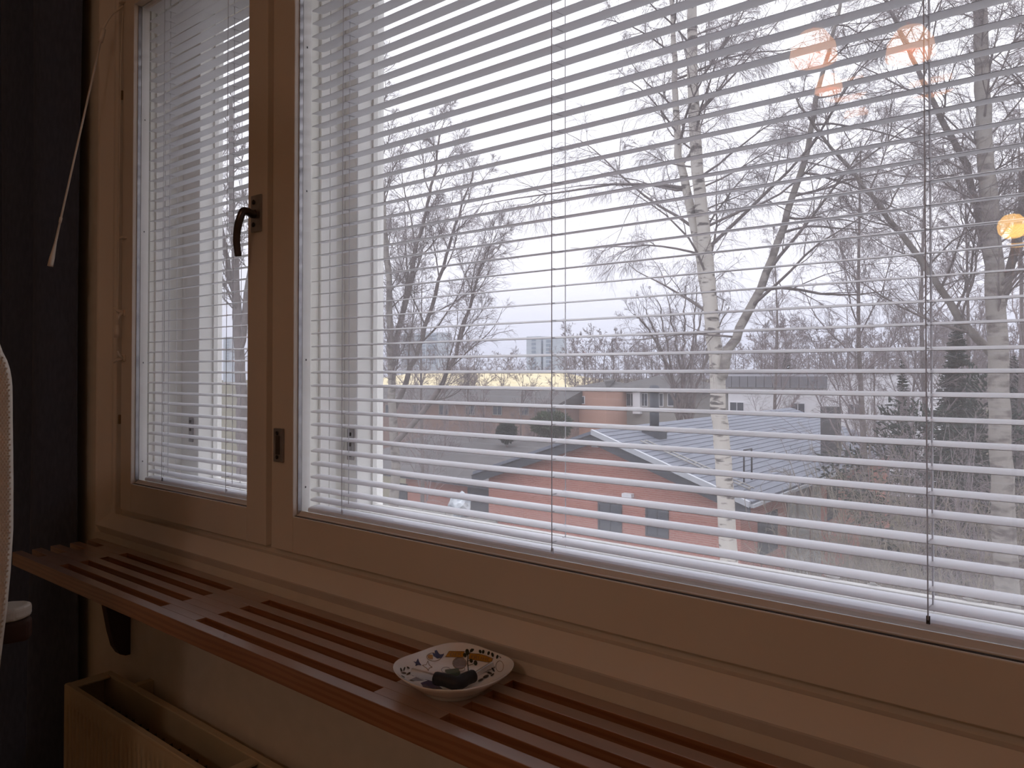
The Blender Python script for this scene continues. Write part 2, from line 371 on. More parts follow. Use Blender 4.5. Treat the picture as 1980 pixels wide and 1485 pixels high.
def sash(root, xa, xb, xg0, xg1, oxa, oxb, oxg0, oxg1, pane_m='glass_inner'):
    zb, zt = -0.2920, 0.840
    zg0, zg1 = -0.2335, 0.782
    P = lambda nm, a, b, c, d, m='sash_paint': zbox(nm, a, b, YF, 0.7376, c, d, m, root, 0.0012)
    P('left_stile', xa, xg0, zb, zt); P('right_stile', xg1, xb, zb, zt)
    P('bottom_rail', xg0+0.0004, xg1-0.0004, zb, zg0); P('top_rail', xg0+0.0004, xg1-0.0004, zg1, zt)
    # white painted outer half of the sash, behind the glass
    Q = lambda nm, a, b, c, d: zbox(nm, a, b, 0.7392, YO-0.001, c, d, 'white_paint', root, 0.0008)
    Q('left_back', xa, xg0, zb, zt); Q('right_back', xg1, xb, zb, zt)
    Q('bottom_back', xg0+0.0004, xg1-0.0004, zb, zg0-0.0025); Q('top_back', xg0+0.0004, xg1-0.0004, zg1, zt)
    zbox('glass_pane', xa+0.004, xb-0.004, 0.7378, 0.7390, zb+0.02, zt-0.02, pane_m, root)
    # glazing bead along the bottom: strip painted dark as groove shade, then lip
    prism('glazing_bead', [(y, z+ZC) for y, z in ((0.7290, zg0+0.0002), (0.7290, zg0+0.0016), (0.7306, zg0+0.0022), (0.7318, zg0+0.0020), (0.7376, zg0+0.0072), (0.7376, zg0+0.0002))], 'x', xg0+0.001, xg1-0.001, 'sash_paint', root)
    zbox('groove_shade', xg0+0.001, xg1-0.001, 0.7248, 0.7290, zg0-0.001, zg0+0.0004, 'dark_metal', root)
    zbox('side_bead', xg0, xg0+0.0015, 0.731, 0.7374, zg0, zg1, 'aluminium', root)
    # outer sash
    zo0, zo1 = -0.2375, 0.80
    S = lambda nm, a, b, c, d: zbox(nm, a, b, 0.8393, 0.8945, c, d, 'white_paint', root, 0.0015)
    S('outer_stile', oxa, oxg0, -0.2565, 0.86); S('outer_stile', oxg1, oxb, -0.2565, 0.86)
    S('outer_rail', oxg0+0.0004, oxg1-0.0004, -0.2565, zo0); S('outer_rail', oxg0+0.0004, oxg1-0.0004, zo1, 0.86)
    zbox('outer_pane', oxg0-0.004, oxg1+0.004, 0.8815, 0.8827, zo0-0.004, zo1+0.004, 'glass_outer', root)
    zbox('outer_bead', oxg0+0.0002, oxg0+0.004, 0.872, 0.8814, zo0, zo1, 'white_paint', root)
    zbox('outer_bead', oxg0+0.004, oxg1-0.004, 0.870, 0.8814, zo0+0.0001, zo0+0.0055, 'white_paint', root, 0.001)

w1 = struct(thing('window_1', 'narrow hinged sash with a lever handle, left of the wide window', None))
sash(w1, -1.6450, -1.1040, -1.5975, -1.1620, -1.655, -1.136, -1.540, -1.185, 'glass_dusty')
w2 = struct(thing('window_2', 'wide window sash with a bare latch plate on its stile', None))
sash(w2, -1.0875, 0.440, -1.0280, 0.380, -1.0445, 0.455, -1.010, 0.385)

# curls of old paint left on the foot of the outer pane
rgf = np.random.default_rng(21)
for px, py, w_, h_ in ((1045, 1040, 0.010, 0.003), (1180, 1060, 0.012, 0.003), (1262, 1068, 0.020, 0.005), (1292, 1074, 0.014, 0.006), (1346, 1082, 0.024, 0.005), (1400, 1092, 0.016, 0.004), (1455, 1098, 0.022, 0.005), (1610, 1114, 0.020, 0.005), (1690, 1131, 0.017, 0.007), (1760, 1136, 0.012, 0.003), (1880, 1160, 0.020, 0.004)):
    c = on(1, 0.8812, px, py); n_ = 12; pts = []
    for k in range(n_):
        a = 2*math.pi*k/n_; f = rgf.uniform(0.35, 1.0)
        pts.append((c[0]+w_/2*f*math.cos(a), c[2]+h_/2*f*math.sin(a)))
    prism('paint_flake', pts, 'y', 0.8808, 0.8814, 'white_paint', w2)
# lever handle of the narrow sash
plate = zbox('handle_plate', -1.1470, -1.1175, 0.7175, 0.7219, 0.2425, 0.3055, 'aluminium', w1, 0.0012)
for z in (0.2935, 0.2545):
    o = lathe('screw', [(0.0001, 0), (0.0035, 0), (0.0042, 0.0016), (0.0001, 0.0016)], 'dark_metal', plate, 12)
    o.rotation_euler = (math.radians(90), 0, 0); o.location = (-1.1375, 0.7178, z+ZC)
lv = [(-1.1350, 0.7215, 0.2745+ZC), on(1, 0.712, 487, 414), on(1, 0.700, 478, 409), on(1, 0.691, 470, 409), on(1, 0.687, 464.5, 421), on(1, 0.686, 459.5, 440), on(1, 0.687, 457.5, 462), on(1, 0.690, 459, 482), on(1, 0.692, 461, 496)]
lev = wire('handle_lever', smooth_path(lv, 33), [0.0072]*6+[0.0068]*7+[0.0064]*7+[0.0060]*7+[0.0057]*5+[0.0050], 'bronze_metal', w1, 12)
# latch plate of the wide sash
lp = zbox('latch_plate', -1.0775, -1.0510, 0.7180, 0.7219, -0.1475, -0.0920, 'aluminium', w2, 0.0012)
zbox('plate_recess', -1.0705, -1.0590, 0.7172, 0.7182, -0.1350, -0.1040, 'bronze_metal', lp, 0.0003)
for z in (-0.1000, -0.1395):
    o = lathe('screw', [(0.0001, 0), (0.0028, 0), (0.0034, 0.0014), (0.0001, 0.0014)], 'dark_metal', lp, 12)
    o.rotation_euler = (math.radians(90), 0, 0); o.location = (-1.0665, 0.7183, z+ZC)
# hinge plates on the outer sashes
for root, x in ((w2, -1.0245), (w1, -1.567)):
    hp = zbox('hinge_plate', x-0.008, x+0.008, 0.8355, 0.8392, -0.152, -0.098, 'aluminium', root, 0.001)
    for z in (-0.107, -0.125, -0.143):
        zbox('screw', x-0.003, x+0.003, 0.8345, 0.8356, z-0.003, z+0.003, 'dark_metal', hp)
# screw marks on the white strip and hinges of the narrow sash
for xg, root in ((-1.0279, w2), (-1.5974, w1)):
    for z in (0.54, 0.30, 0.02, -0.19):
        zbox('screw', xg, xg+0.0004, 0.7455, 0.7475, z, z+0.003, 'dark_metal', root)
for z in (0.60, -0.10):
    zbox('hinge', -1.6530, -1.6470, 0.7195, 0.7235, z-0.010, z+0.010, 'brass', w1, 0.001)
# small white cord hooks on the left stile
def hook(py, flip):
    c = on(1, 0.7200, 239, py); x, z = c[0], c[2]
    r = box('cord_hook', x-0.008, x+0.006, 0.7180, 0.7219, z-0.007, z+0.007, 'plastic_white', w1, 0.001)
    s = 1 if flip else -1
    wire('hook_horn', [(x, 0.7185, z), (x-0.004, 0.709, z+s*0.004), (x-0.010, 0.704, z+s*0.010)], [0.0042, 0.0032, 0.0022], 'plastic_white', r, 8)
    wire('hook_horn', [(x, 0.7185, z), (x+0.002, 0.710, z-s*0.006), (x+0.004, 0.706, z-s*0.014)], [0.0042, 0.0030, 0.0020], 'plastic_white', r, 8)
hook(605, True); hook(692, False)
c = on(1, 0.7170, 237, 460)
box('cord_clip', c[0]-0.010, c[0]+0.010, 0.7120, 0.7219, c[2]-0.002, c[2]+0.0025, 'plastic_white', w1, 0.0008)

# ------------------------------------------------------------------ venetian blinds
YB, PITCHZ, TILT = 0.7560, 0.02135, math.radians(7.5)
def slat_mesh(length):
    W, K = 0.0250, 5
    xs = [(0, 0.62), (0.004, 0.88), (0.010, 1.0), (length-0.010, 1.0), (length-0.004, 0.88), (length, 0.62)]
    vs, fs = [], []
    for th in (0.0, -0.0004):
        for x, f in xs:
            for j in range(K):
                s = (j/(K-1)-0.5)
                y, z = s*W*f, 0.0016*(1-(2*s*f)**2)
                vs.append((x, y*math.cos(TILT)-z*math.sin(TILT)*0, y*math.sin(TILT)+z+th))
    nx = len(xs)
    for layer in range(2):
        for i in range(nx-1):
            for j in range(K-1):
                a = layer*nx*K+i*K+j
                q = (a, a+K, a+K+1, a+1)
                fs.append(q if layer == 0 else q[::-1])
    me = bpy.data.meshes.new('slat'); me.from_pydata(vs, [], fs); me.materials.append(MATS['slat_white'])
    for p in me.polygons: p.use_smooth = True
    return me
def blind(name, label, x0, x1, cords, zhead, seed):
    rng = np.random.default_rng(seed)
    root = thing(name, label, 'blind', group='white venetian blinds between the panes')
    me = slat_mesh(x1-x0)
    zs = [0.0874+PITCHZ*k for k in range(-13, 60) if 0.0874+PITCHZ*k < zhead-0.012]
    zs = [-0.2060] + zs
    for z in zs:
        o = bpy.data.objects.new('slat', me); COL.objects.link(o); o.parent = root
        o.location = (x0+rng.normal(0, 0.0006), YB, z+ZC-0.0010); o.rotation_euler = (rng.normal(0, 0.010), rng.normal(0, 0.0006), 0)
    prof = [(-0.0120, 0.0), (-0.0128, 0.0010), (-0.0128, 0.0048), (-0.0115, 0.0068), (-0.0070, 0.0084), (0.0, 0.0094), (0.0070, 0.0096), (0.0120, 0.0086), (0.0128, 0.0060), (0.0125, 0.0)]
    prism('bottom_rail', [(YB+y, z-0.2278+ZC) for y, z in prof], 'x', x0, x1, 'slat_white', root)
    prism('headrail', [(YB-0.0135, zhead+ZC), (YB-0.0115, zhead-0.003+ZC), (YB+0.0115, zhead-0.003+ZC), (YB+0.0135, zhead+ZC), (YB+0.0135, zhead+0.026+ZC), (YB-0.0135, zhead+0.026+ZC)], 'x', x0-0.006, x1+0.006, 'slat_white', root)
    for xc in cords:
        for y, r in ((YB-0.0148, 0.00065), (YB+0.0148, 0.0006)):
            lc = wire('ladder_cord', [(xc, y, zhead+ZC), (xc, y, 0.2+ZC), (xc, y, -0.218+ZC)], r, 'cord_white', root, 6)
        if xc != cords[1] or len(cords) < 3:
            wire('lift_cord', [(xc+0.002, YB-0.003, zhead+ZC), (xc+0.002, YB-0.003, -0.212+ZC)], 0.0007, 'cord_white', root, 6)
        P = np.array([[(xc, YB-0.0148, z+ZC-0.0015), (xc+0.0012, YB, z+ZC-0.0008), (xc, YB+0.0148, z+ZC+0.0015)] for z in zs])
        tag(tubes('ladder_rungs', [(P, np.full(P.shape[:2], 0.00045), 4)], 'cord_white', root), kind='stuff')
        zbox('cord_plug', xc-0.0015, xc+0.0015, YB-0.0146, YB-0.0128, -0.2215, -0.2145, 'dark_metal' if xc == cords[-2] else 'cord_white', root)
    return root
b1 = blind('venetian_blind', 'narrow white slatted blind behind the glass of the left sash', -1.580, -1.178, (-1.503, -1.262), 0.778, 3)
b2 = blind('venetian_blind', 'wide white slatted blind across the large window', -1.0165, 0.365, (-0.928, -0.5262, -0.1200, 0.285), 0.778, 4)

# tilt wand on its flexible shaft and the pull cord, both part of the narrow blind
wp = [on(1, 0.7160, 238, 12), on(1, 0.7060, 230, 18), on(1, 0.6990, 217, 27), on(1, 0.6920, 206, 43), on(1, 0.6880, 199.5, 57)]
wire('flexible_shaft', smooth_path(wp, 16), 0.0021, 'plastic_white', b1, 8)
top_p = Vector(on(1, 0.6880, 200, 56)); bot_p = Vector(on(1, 0.600, 97, 515))
def along(f): return tuple(top_p.lerp(bot_p, f))
wd = wire('tilt_wand', [along(f) for f in (0.0, 0.03, 0.056, 0.0565, 0.4, 0.80, 0.8001, 0.82, 0.8201, 0.90, 0.93, 0.965, 1.0)],
          [0.0050, 0.0052, 0.0048, 0.0022, 0.0021, 0.0021, 0.0030, 0.0030, 0.0022, 0.0026, 0.0036, 0.0052, 0.0058], 'plastic_white', b1, 10)
cp = [on(1, 0.7150, 238, 22), on(1, 0.7120, 236, 60), on(1, 0.7110, 233.5, 140), on(1, 0.7110, 231, 320), on(1, 0.7110, 229, 520), on(1, 0.7110, 227.5, 634)]
pc = wire('pull_cord', smooth_path(cp, 20), 0.0010, 'plastic_white', b1, 6)
t0_ = on(1, 0.7110, 227.5, 628); t1_ = on(1, 0.7110, 227.0, 640); t2_ = on(1, 0.7110, 226.5, 653)
wire('cord_tassel', [t0_, t1_, t2_], [0.0030, 0.0050, 0.0066], 'plastic_white', pc, 10)
zbox('shaft_guide', -1.6500, -1.6360, 0.7130, 0.7219, 0.797, 0.815, 'plastic_white', b1, 0.001)

# ------------------------------------------------------------------ slatted pine shelf under the window
ZS = -0.36
sh = thing('window_shelf', 'slatted pine shelf with long slots fixed under the window', 'shelf')
bars = [(0.5430, 0.5603), (0.5765, 0.5950), (0.6118, 0.6303), (0.6475, 0.6663), (0.6838, 0.7045)]
for i, (a, b) in enumerate(bars):
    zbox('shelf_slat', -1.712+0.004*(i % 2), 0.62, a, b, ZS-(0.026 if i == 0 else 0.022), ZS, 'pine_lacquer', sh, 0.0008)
for k in range(5):
    xa = -1.6277+0.4916*k
    for i in range(4):
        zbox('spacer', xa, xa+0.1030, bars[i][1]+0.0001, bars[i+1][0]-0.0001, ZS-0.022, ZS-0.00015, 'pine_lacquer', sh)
for xb in (-1.5750, 0.12):
    bp = [(0.7045, ZS-0.0225), (0.575, ZS-0.0225), (0.640, ZS-0.066), (0.6560, ZS-0.105), (0.6660, ZS-0.160), (0.6740, ZS-0.192), (0.6840, ZS-0.209), (0.6950, ZS-0.2145), (0.7045, ZS-0.2150)]
    prism('bracket', [(y, z+ZC) for y, z in bp], 'x', xb, xb+0.021, 'dark_bracket', sh)

# ------------------------------------------------------------------ porcelain dish
CX, CY, ZD = -0.5816, 0.6255, ZS+ZC
ROT = math.radians(-5)
def rim(a):
    c, s = abs(math.cos(a-ROT)), abs(math.sin(a-ROT)); n = 2.7
    return 0.0632/((c**n+s**n)**(1/n))
def lift(a): return 0.0022*(0.5-0.5*math.cos(4*(a-ROT)))
# inner profile: fraction of rim radius -> height; outer a little below
IN = [(0.0, 0.0048), (0.30, 0.0050), (0.48, 0.0058), (0.60, 0.0078), (0.72, 0.0116), (0.84, 0.0168), (0.94, 0.0216), (0.985, 0.0236)]
def inner_z(f): return float(np.interp(f, [q[0] for q in IN], [q[1] for q in IN]))
OUT = [(1.0, 0.0234), (0.99, 0.0220), (0.93, 0.0184), (0.80, 0.0116), (0.68, 0.0066), (0.60, 0.0044), (0.575, 0.0036), (0.565, 0.0002), (0.53, 0.0002), (0.52, 0.0030), (0.0, 0.0030)]
def bowl_mesh():
    prof = IN + [(0.997, 0.0243)] + OUT
    seg = 72; vs, fs = [], []
    for f, z in prof:
        g = max(f, 0.0005)
        for i in range(seg):
            a = 2*math.pi*i/seg
            k = 0.0 if f < 0.45 else (f-0.45)/0.55
            rr = (0.0645*(1-k)+rim(a)*k)*g
            vs.append((rr*math.cos(a), rr*math.sin(a), z+lift(a)*max(0, (f-0.6)/0.4)))
    for j in range(len(prof)-1):
        for i in range(seg):
            fs.append((j*seg+i, j*seg+(i+1) % seg, (j+1)*seg+(i+1) % seg, (j+1)*seg+i))
    return np.array(vs), np.array(fs)
dish = thing('porcelain_dish', 'small rounded square white porcelain dish with printed birds, leaves and banner', 'dish')
dish.location = (CX, CY, ZD)
V, Fq = bowl_mesh(); np_mesh('dish_body', V, Fq, 'porcelain', dish)
def surf(x, y, off=0.00035):
    a = math.atan2(y, x); r = math.hypot(x, y)
    lo, hi = 0.0, 1.0
    for _ in range(24):
        f = (lo+hi)/2; k = 0.0 if f < 0.45 else (f-0.45)/0.55
        if (0.0645*(1-k)+rim(a)*k)*f < r: lo = f
        else: hi = f
    return (x, y, inner_z(f)+lift(a)*max(0, (f-0.6)/0.4)+off)
# the print: each motif is traced on the inner surface of the dish (u, v = motif drawing grid)
def on_dish(u, v):
    px, py = 750+u/7.92, 1220+v/7.92
    def g(z):
        p = on(2, ZS+z, px, py); x, y = p[0]-CX, p[1]-CY; r = math.hypot(x, y); k = min(1.0, 0.0612/max(r, 1e-6))
        return z-surf(x*k, y*k, 0.0)[2], x*k, y*k
    hi = 0.0262; lo = hi
    for z in np.linspace(0.0262, 0.004, 70):
        lo = float(z)
        if g(lo)[0] <= 0: break
        hi = lo
    for _ in range(12):
        m_ = (hi+lo)/2
        if g(m_)[0] > 0: hi = m_
        else: lo = m_
    return g(hi)[1:]
def lift_to(bm, off):
    for v in bm.verts: v.co = Vector(surf(*on_dish(v.co.x, v.co.y), off))
def decal(name, polys, m, off=0.00035):
    bm = bmesh.new()
    for poly in polys:
        try: bm.faces.new([bm.verts.new((u, v, 0)) for u, v in poly])
        except ValueError: pass
    bmesh.ops.triangulate(bm, faces=bm.faces)
    for _ in range(3):
        es = [e for e in bm.edges if e.calc_length() > 55]
        if es: bmesh.ops.subdivide_edges(bm, edges=es, cuts=1); bmesh.ops.triangulate(bm, faces=bm.faces)
    lift_to(bm, off)
    return bm_obj(name, bm, m, dish)
def ell(p, q, a, b, rot=0, n=14):
    c, s = math.cos(rot), math.sin(rot)
    return [(p+a*math.cos(t)*c-b*math.sin(t)*s, q+a*math.cos(t)*s+b*math.sin(t)*c) for t in np.linspace(0, 2*math.pi, n, endpoint=False)]
def stroke(pts, w):
    out = []
    for (a, b), (c, d) in zip(pts[:-1], pts[1:]):
        l = math.hypot(c-a, d-b)+1e-9; nx, ny = -(d-b)/l*w/2, (c-a)/l*w/2
        out.append([(a+nx, b+ny), (c+nx, d+ny), (c-nx, d-ny), (a-nx, b-ny)])
    return out
def ring(p, q, a, b, w, rot=0, n=18):
    e = ell(p, q, a, b, rot, n); return stroke(e+[e[0]], w)
bl = [(938, 315), (1175, 320), (1150, 408), (880, 402)]
br = [(1250, 348), (1400, 358), (1500, 385), (1605, 430), (1585, 490), (1500, 480), (1400, 462), (1240, 436)]
decal('banner', [bl], 'print_ochre'); decal('banner', [br], 'print_ochre')
decal('banner_edge', stroke(bl+[bl[0]], 7)+stroke(br+[br[0]], 7), 'print_brown', 0.0005)
def lettering(txt, u0, v0, u1, v1, h, lean):
    cu = bpy.data.curves.new('banner_lettering', 'FONT'); cu.body = txt; cu.size = 1.0; cu.resolution_u = 2
    ob = bpy.data.objects.new('banner_lettering_source', cu); COL.objects.link(ob)
    me = bpy.data.meshes.new_from_object(ob.evaluated_get(bpy.context.evaluated_depsgraph_get()))
    bpy.data.objects.remove(ob); bpy.data.curves.remove(cu)
    bm = bmesh.new(); bm.from_mesh(me); bpy.data.meshes.remove(me)
    xs = [v.co.x for v in bm.verts]; x0, x1 = min(xs), max(xs)
    bmesh.ops.triangulate(bm, faces=bm.faces)
    for v in bm.verts:
        t = (v.co.x-x0)/(x1-x0); y = v.co.y/0.73*h
        v.co = Vector((u0+(u1-u0)*t+lean*y, v0+(v1-v0)*t-y, 0))
    lift_to(bm, 0.0007)
    bm_obj('banner_lettering', bm, 'print_brown', dish)
lettering('DER', 950, 388, 1120, 390, 52, 0.25); lettering('FRÜHL', 1272, 425, 1560, 476, 54, 0.15)
decal('bird', [[(682, 345), (700, 392), (755, 428), (820, 422), (848, 390), (862, 350), (832, 362), (792, 366), (748, 298), (714, 308), (722, 350)]], 'print_navy', 0.0005)
decal('bird', [[(388, 466), (430, 482), (460, 424), (484, 482), (516, 532), (462, 524), (420, 544), (428, 504)]], 'print_navy')
decal('moon', ring(706, 402, 112, 64, 9), 'print_line')
decal('moon_fill', [[(640, 362), (690, 372), (690, 440), (650, 440), (612, 420), (604, 380)]], 'print_ochre', 0.0004)
st = [(528, 530), (590, 520), (612, 464), (636, 530), (678, 560), (634, 574), (620, 612), (594, 574)]
decal('star', stroke(st+[st[0]], 9), 'print_line')
decal('portrait', [ell(1098, 500, 100, 84)], 'print_grey'); decal('portrait_outline', ring(1098, 500, 106, 88, 9), 'print_brown', 0.0005)
decal('flower_outline', ring(890, 604, 70, 44, 9), 'print_grey', 0.0005); decal('flower_outline', ring(1120, 590, 60, 34, 9), 'print_grey', 0.0006)
decal('plant_stem', stroke([(1232, 620), (1220, 490), (1226, 400), (1214, 330)], 14)+stroke([(1224, 470), (1275, 452)], 8)+stroke([(1228, 540), (1338, 500)], 8)+stroke([(1218, 380), (1285, 310)], 8), 'print_green', 0.0007)
for u, v, a, b, r in ((1214, 332, 50, 30, 1.5), (1288, 302, 40, 24, -0.8), (1178, 380, 36, 26, 1.1), (1276, 466, 34, 26, 1.2), (1342, 500, 40, 30, 1.4), (1414, 325, 30, 22, 1.2), (1460, 328, 32, 20, 1.7), (1542, 350, 32, 20, 1.9), (1602, 374, 36, 20, 1.3), (1676, 404, 36, 18, 1.9), (1722, 392, 34, 16, 1.4), (1762, 420, 30, 14, 1.1), (205, 604, 34, 13, 1.2), (252, 592, 34, 12, 1.9), (312, 572, 26, 12, 0.6), (246, 652, 40, 11, 0.1), (322, 660, 40, 14, -0.5), (232, 708, 36, 10, 0.5), (1610, 600, 44, 13, 1.0), (1560, 650, 40, 14, 0.4), (1500, 705, 50, 20, -0.4), (1420, 760, 44, 16, -0.5), (1600, 680, 34, 12, -0.7)):
    decal('leaf', [ell(u, v, a, b, r, 10)], 'print_green' if v < 560 else 'print_dark', 0.0008)
decal('blue_patch', [[(500, 800), (640, 752), (700, 780), (840, 890), (640, 892), (540, 862)]], 'print_navy')
decal('grey_patch', [[(310, 766), (430, 708), (560, 764)]], 'print_grey')
decal('sun_ring', ring(1712, 545, 58, 84, 8), 'print_line')
decal('branch_line', stroke([(1380, 690), (1500, 632), (1640, 560)], 8)+stroke([(1500, 632), (1600, 690)], 7), 'print_dark', 0.0005)

# ------------------------------------------------------------------ loose key-like tool in the dish
def dpt(px, py, z): return tuple(on(2, z+ZS, px, py))
ROLL_A, ROLL_B = 14.0, -14.0                  # twist of the two metal bars about their length, degrees
tool = thing('bent_grip_tool', 'black rubber elbow grip with a metal bar at each end, lying in the dish', 'tool')
g0, g1, g2 = Vector(dpt(838, 1311, 0.0155)), Vector(dpt(884, 1321, 0.0135)), Vector(dpt(918, 1306, 0.0150))
gp = smooth_path([g0, g0.lerp(g1, 0.5)+Vector((0, 0, 0.0005)), g1, g1.lerp(g2, 0.5)+Vector((0, 0, 0.0005)), g2], 26)
gr = [0.0036]+[0.0066]+[0.0072]*6+[0.0076]*10+[0.0072]*6+[0.0066]+[0.0036]
wire('grip', gp, gr, 'rubber', tool, 16)
def bar(name, a, b, w, h, m, parent, roll=0.0):
    a, b = Vector(a), Vector(b); d = (b-a).normalized(); s = d.cross(Vector((0, 0, 1))).normalized(); u = s.cross(d)
    q_ = Matrix.Rotation(roll, 3, d); s = q_ @ s; u = q_ @ u
    vs = []
    for p in (a, b):
        for i, j in ((-1, -1), (1, -1), (1, 1), (-1, 1)): vs.append(p+s*(i*w/2)+u*(j*h/2))
    bm = bmesh.new(); bv = [bm.verts.new(v) for v in vs]
    for f in ((0, 1, 2, 3), (7, 6, 5, 4), (0, 4, 5, 1), (1, 5, 6, 2), (2, 6, 7, 3), (3, 7, 4, 0)): bm.faces.new([bv[i] for i in f])
    bmesh.ops.recalc_face_normals(bm, faces=bm.faces)
    bmesh.ops.bevel(bm, geom=list(bm.edges), offset=0.0006, segments=1, affect='EDGES')
    return bm_obj(name, bm, m, parent)
bar('metal_bar', g0.lerp(g1, 0.12), Vector(dpt(795, 1298, 0.0215)), 0.0065, 0.0075, 'steel', tool, math.radians(ROLL_A))
bar('metal_bar', g2.lerp(g1, 0.12), Vector(dpt(953, 1283, 0.0225)), 0.0050, 0.0055, 'steel', tool, math.radians(ROLL_B))
# small translucent piece behind the grip
tag(bar('plastic_piece', dpt(862, 1304, 0.0092), dpt(888, 1301, 0.0092), 0.012, 0.007, 'green_plastic', None), 'small dark green plastic piece lying behind the black grip in the dish', 'plastic piece')

# ------------------------------------------------------------------ radiator
rad = thing('radiator', 'cream ribbed panel radiator with open top under the shelf', 'radiator')
RX0, RX1, RY0, RY1, RZ1, RZ0 = -1.580, 0.20, 0.592, 0.678, -0.605, -1.00
def rib_panel(name, y, d, m):
    n = int((RX1-RX0)/0.0165); vs = []; zs = (RZ0+ZC, RZ1-0.045+ZC, RZ1-0.036+ZC, RZ1-0.012+ZC, RZ1-0.0055+ZC)
    xs = [(RX0+k*0.0165+dx, g) for k in range(n) for dx, g in ((0.0, 0), (0.0095, 0), (0.0110, 1), (0.0150, 1))]+[(RX0+n*0.0165, 0), (RX1, 0)]
    for z, a in zip(zs, (1, 1, 0, 0, 0)):
        for x, g in xs: vs.append((x, y+d*a*g, z))
    N = len(xs); fs = [(j*N+i, j*N+i+1, (j+1)*N+i+1, (j+1)*N+i) for j in range(4) for i in range(N-1)]
    np_mesh(name, np.array(vs), np.array(fs), m, rad, smooth=False)
rib_panel('front_panel', RY0+0.0006, 0.006, 'radiator_enamel')
zbox('front_top_edge', RX0, RX1, RY0, RY0+0.010, RZ1-0.006, RZ1+0.001, 'radiator_enamel', rad, 0.0015)
zbox('front_inner_sheet', RX0, RX1, RY0+0.010, RY0+0.012, RZ0, RZ1-0.006, 'radiator_dark', rad)
zbox('back_panel', RX0, RX1, RY1-0.014, RY1, RZ0, RZ1, 'radiator_enamel', rad, 0.002)
zbox('end_panel', RX0-0.002, RX0, RY0, RY1, RZ0, RZ1-0.002, 'radiator_enamel', rad)
zbox('end_panel', RX1, RX1+0.002, RY0, RY1, RZ0, RZ1-0.002, 'radiator_enamel', rad)
zbox('end_top_edge', RX0, RX0+0.030, RY0+0.010, RY1-0.014, RZ1-0.004, RZ1, 'radiator_enamel', rad, 0.001)
for x in (-1.052, -0.52):
    zbox('cross_bar', x, x+0.020, RY0+0.010, RY1-0.014, RZ1-0.006, RZ1-0.001, 'radiator_enamel', rad, 0.001)
n = 60
P = [zbox('convector_fin', RX0+0.03+i*0.029, RX0+0.031+i*0.029, RY0+0.018, RY1-0.020, RZ0+0.03, RZ1-0.05, 'radiator_dark') for i in range(1)]
fin = P[0]; fin.parent = rad
for i in range(1, n):
    c = fin.copy(); COL.objects.link(c); c.location.x = i*0.029; c.parent = rad
for x in (-1.35, -0.2):
    zbox('foot', x, x+0.03, RY0+0.01, RY1-0.01, -ZC, RZ0, 'radiator_enamel', rad)
zbox('wall_hook', -1.470, -1.455, RY1-0.004, YW-0.0005, RZ1-0.03, RZ1+0.003, 'radiator_enamel', rad)

# ------------------------------------------------------------------ dark curtain at the left
def curtain():
    nx, nz = 150, 24; vs = []
    xs = np.linspace(-2.75, -1.748, nx); zz = np.linspace(0.02, 2.46, nz)
    for z in zz:
        f = 0.6+0.4*(z/2.46)
        for i, x in enumerate(xs):
            ph = (x+1.748)*2*math.pi/0.205+math.pi/2
            y = 0.648 + 0.034*math.sin(ph+0.7*math.sin((x+1.748)*5))*(1.15-0.25*f) + 0.006*math.sin(x*31+z*2)
            vs.append((x+0.004*math.sin(z*2.1+x*9)-0.012*(z/2.46-0.5)*(i/nx), y, z))
    fs = [(j*nx+i, j*nx+i+1, (j+1)*nx+i+1, (j+1)*nx+i) for j in range(nz-1) for i in range(nx-1)]
    root = thing('curtain', 'dark navy full-length curtain hanging left of the window', 'curtain')
    o = np_mesh('curtain_cloth', np.array(vs), np.array(fs), 'curtain_cloth', root)
    md = o.modifiers.new('thickness', 'SOLIDIFY'); md.thickness = 0.002
    wire('curtain_rod', [(-2.95, 0.648, 2.475), (-1.70, 0.648, 2.475)], 0.010, 'dark_metal', root, 12)
curtain()

# ------------------------------------------------------------------ office chair, mostly outside the frame
hd = ray(22, 900); hd = np.array([hd[0], hd[1]]); hd /= np.linalg.norm(hd); rd = np.array([hd[1], -hd[0]])
E0 = np.array(at(22, 900, 1.0))[:2]                                   # right edge of the backrest
chair = thing('office_chair', 'pale mesh-back office chair at the left edge of the view', 'chair')
def cpt(l, f, z): v = E0+rd*l+hd*f; return (float(v[0]), float(v[1]), z)
def edge_l(z):                                                        # outline of the right edge by height
    pts = [(1485, -4), (1400, 0), (1330, 4), (1250, 9), (1150, 17), (1080, 21), (1000, 24), (900, 23.5), (800, 22), (720, 21), (690, 17), (672, 12), (655, 5), (640, 3), (600, -1), (560, -8)]
    py = PCY-(z-ZC)/1.0*FPX
    xs = np.interp(py, [q[0] for q in pts][::-1], [q[1] for q in pts][::-1])
    return (xs-22)/FPX*1.0/ (abs(rd[0]*_R[0]+rd[1]*_R[1]))
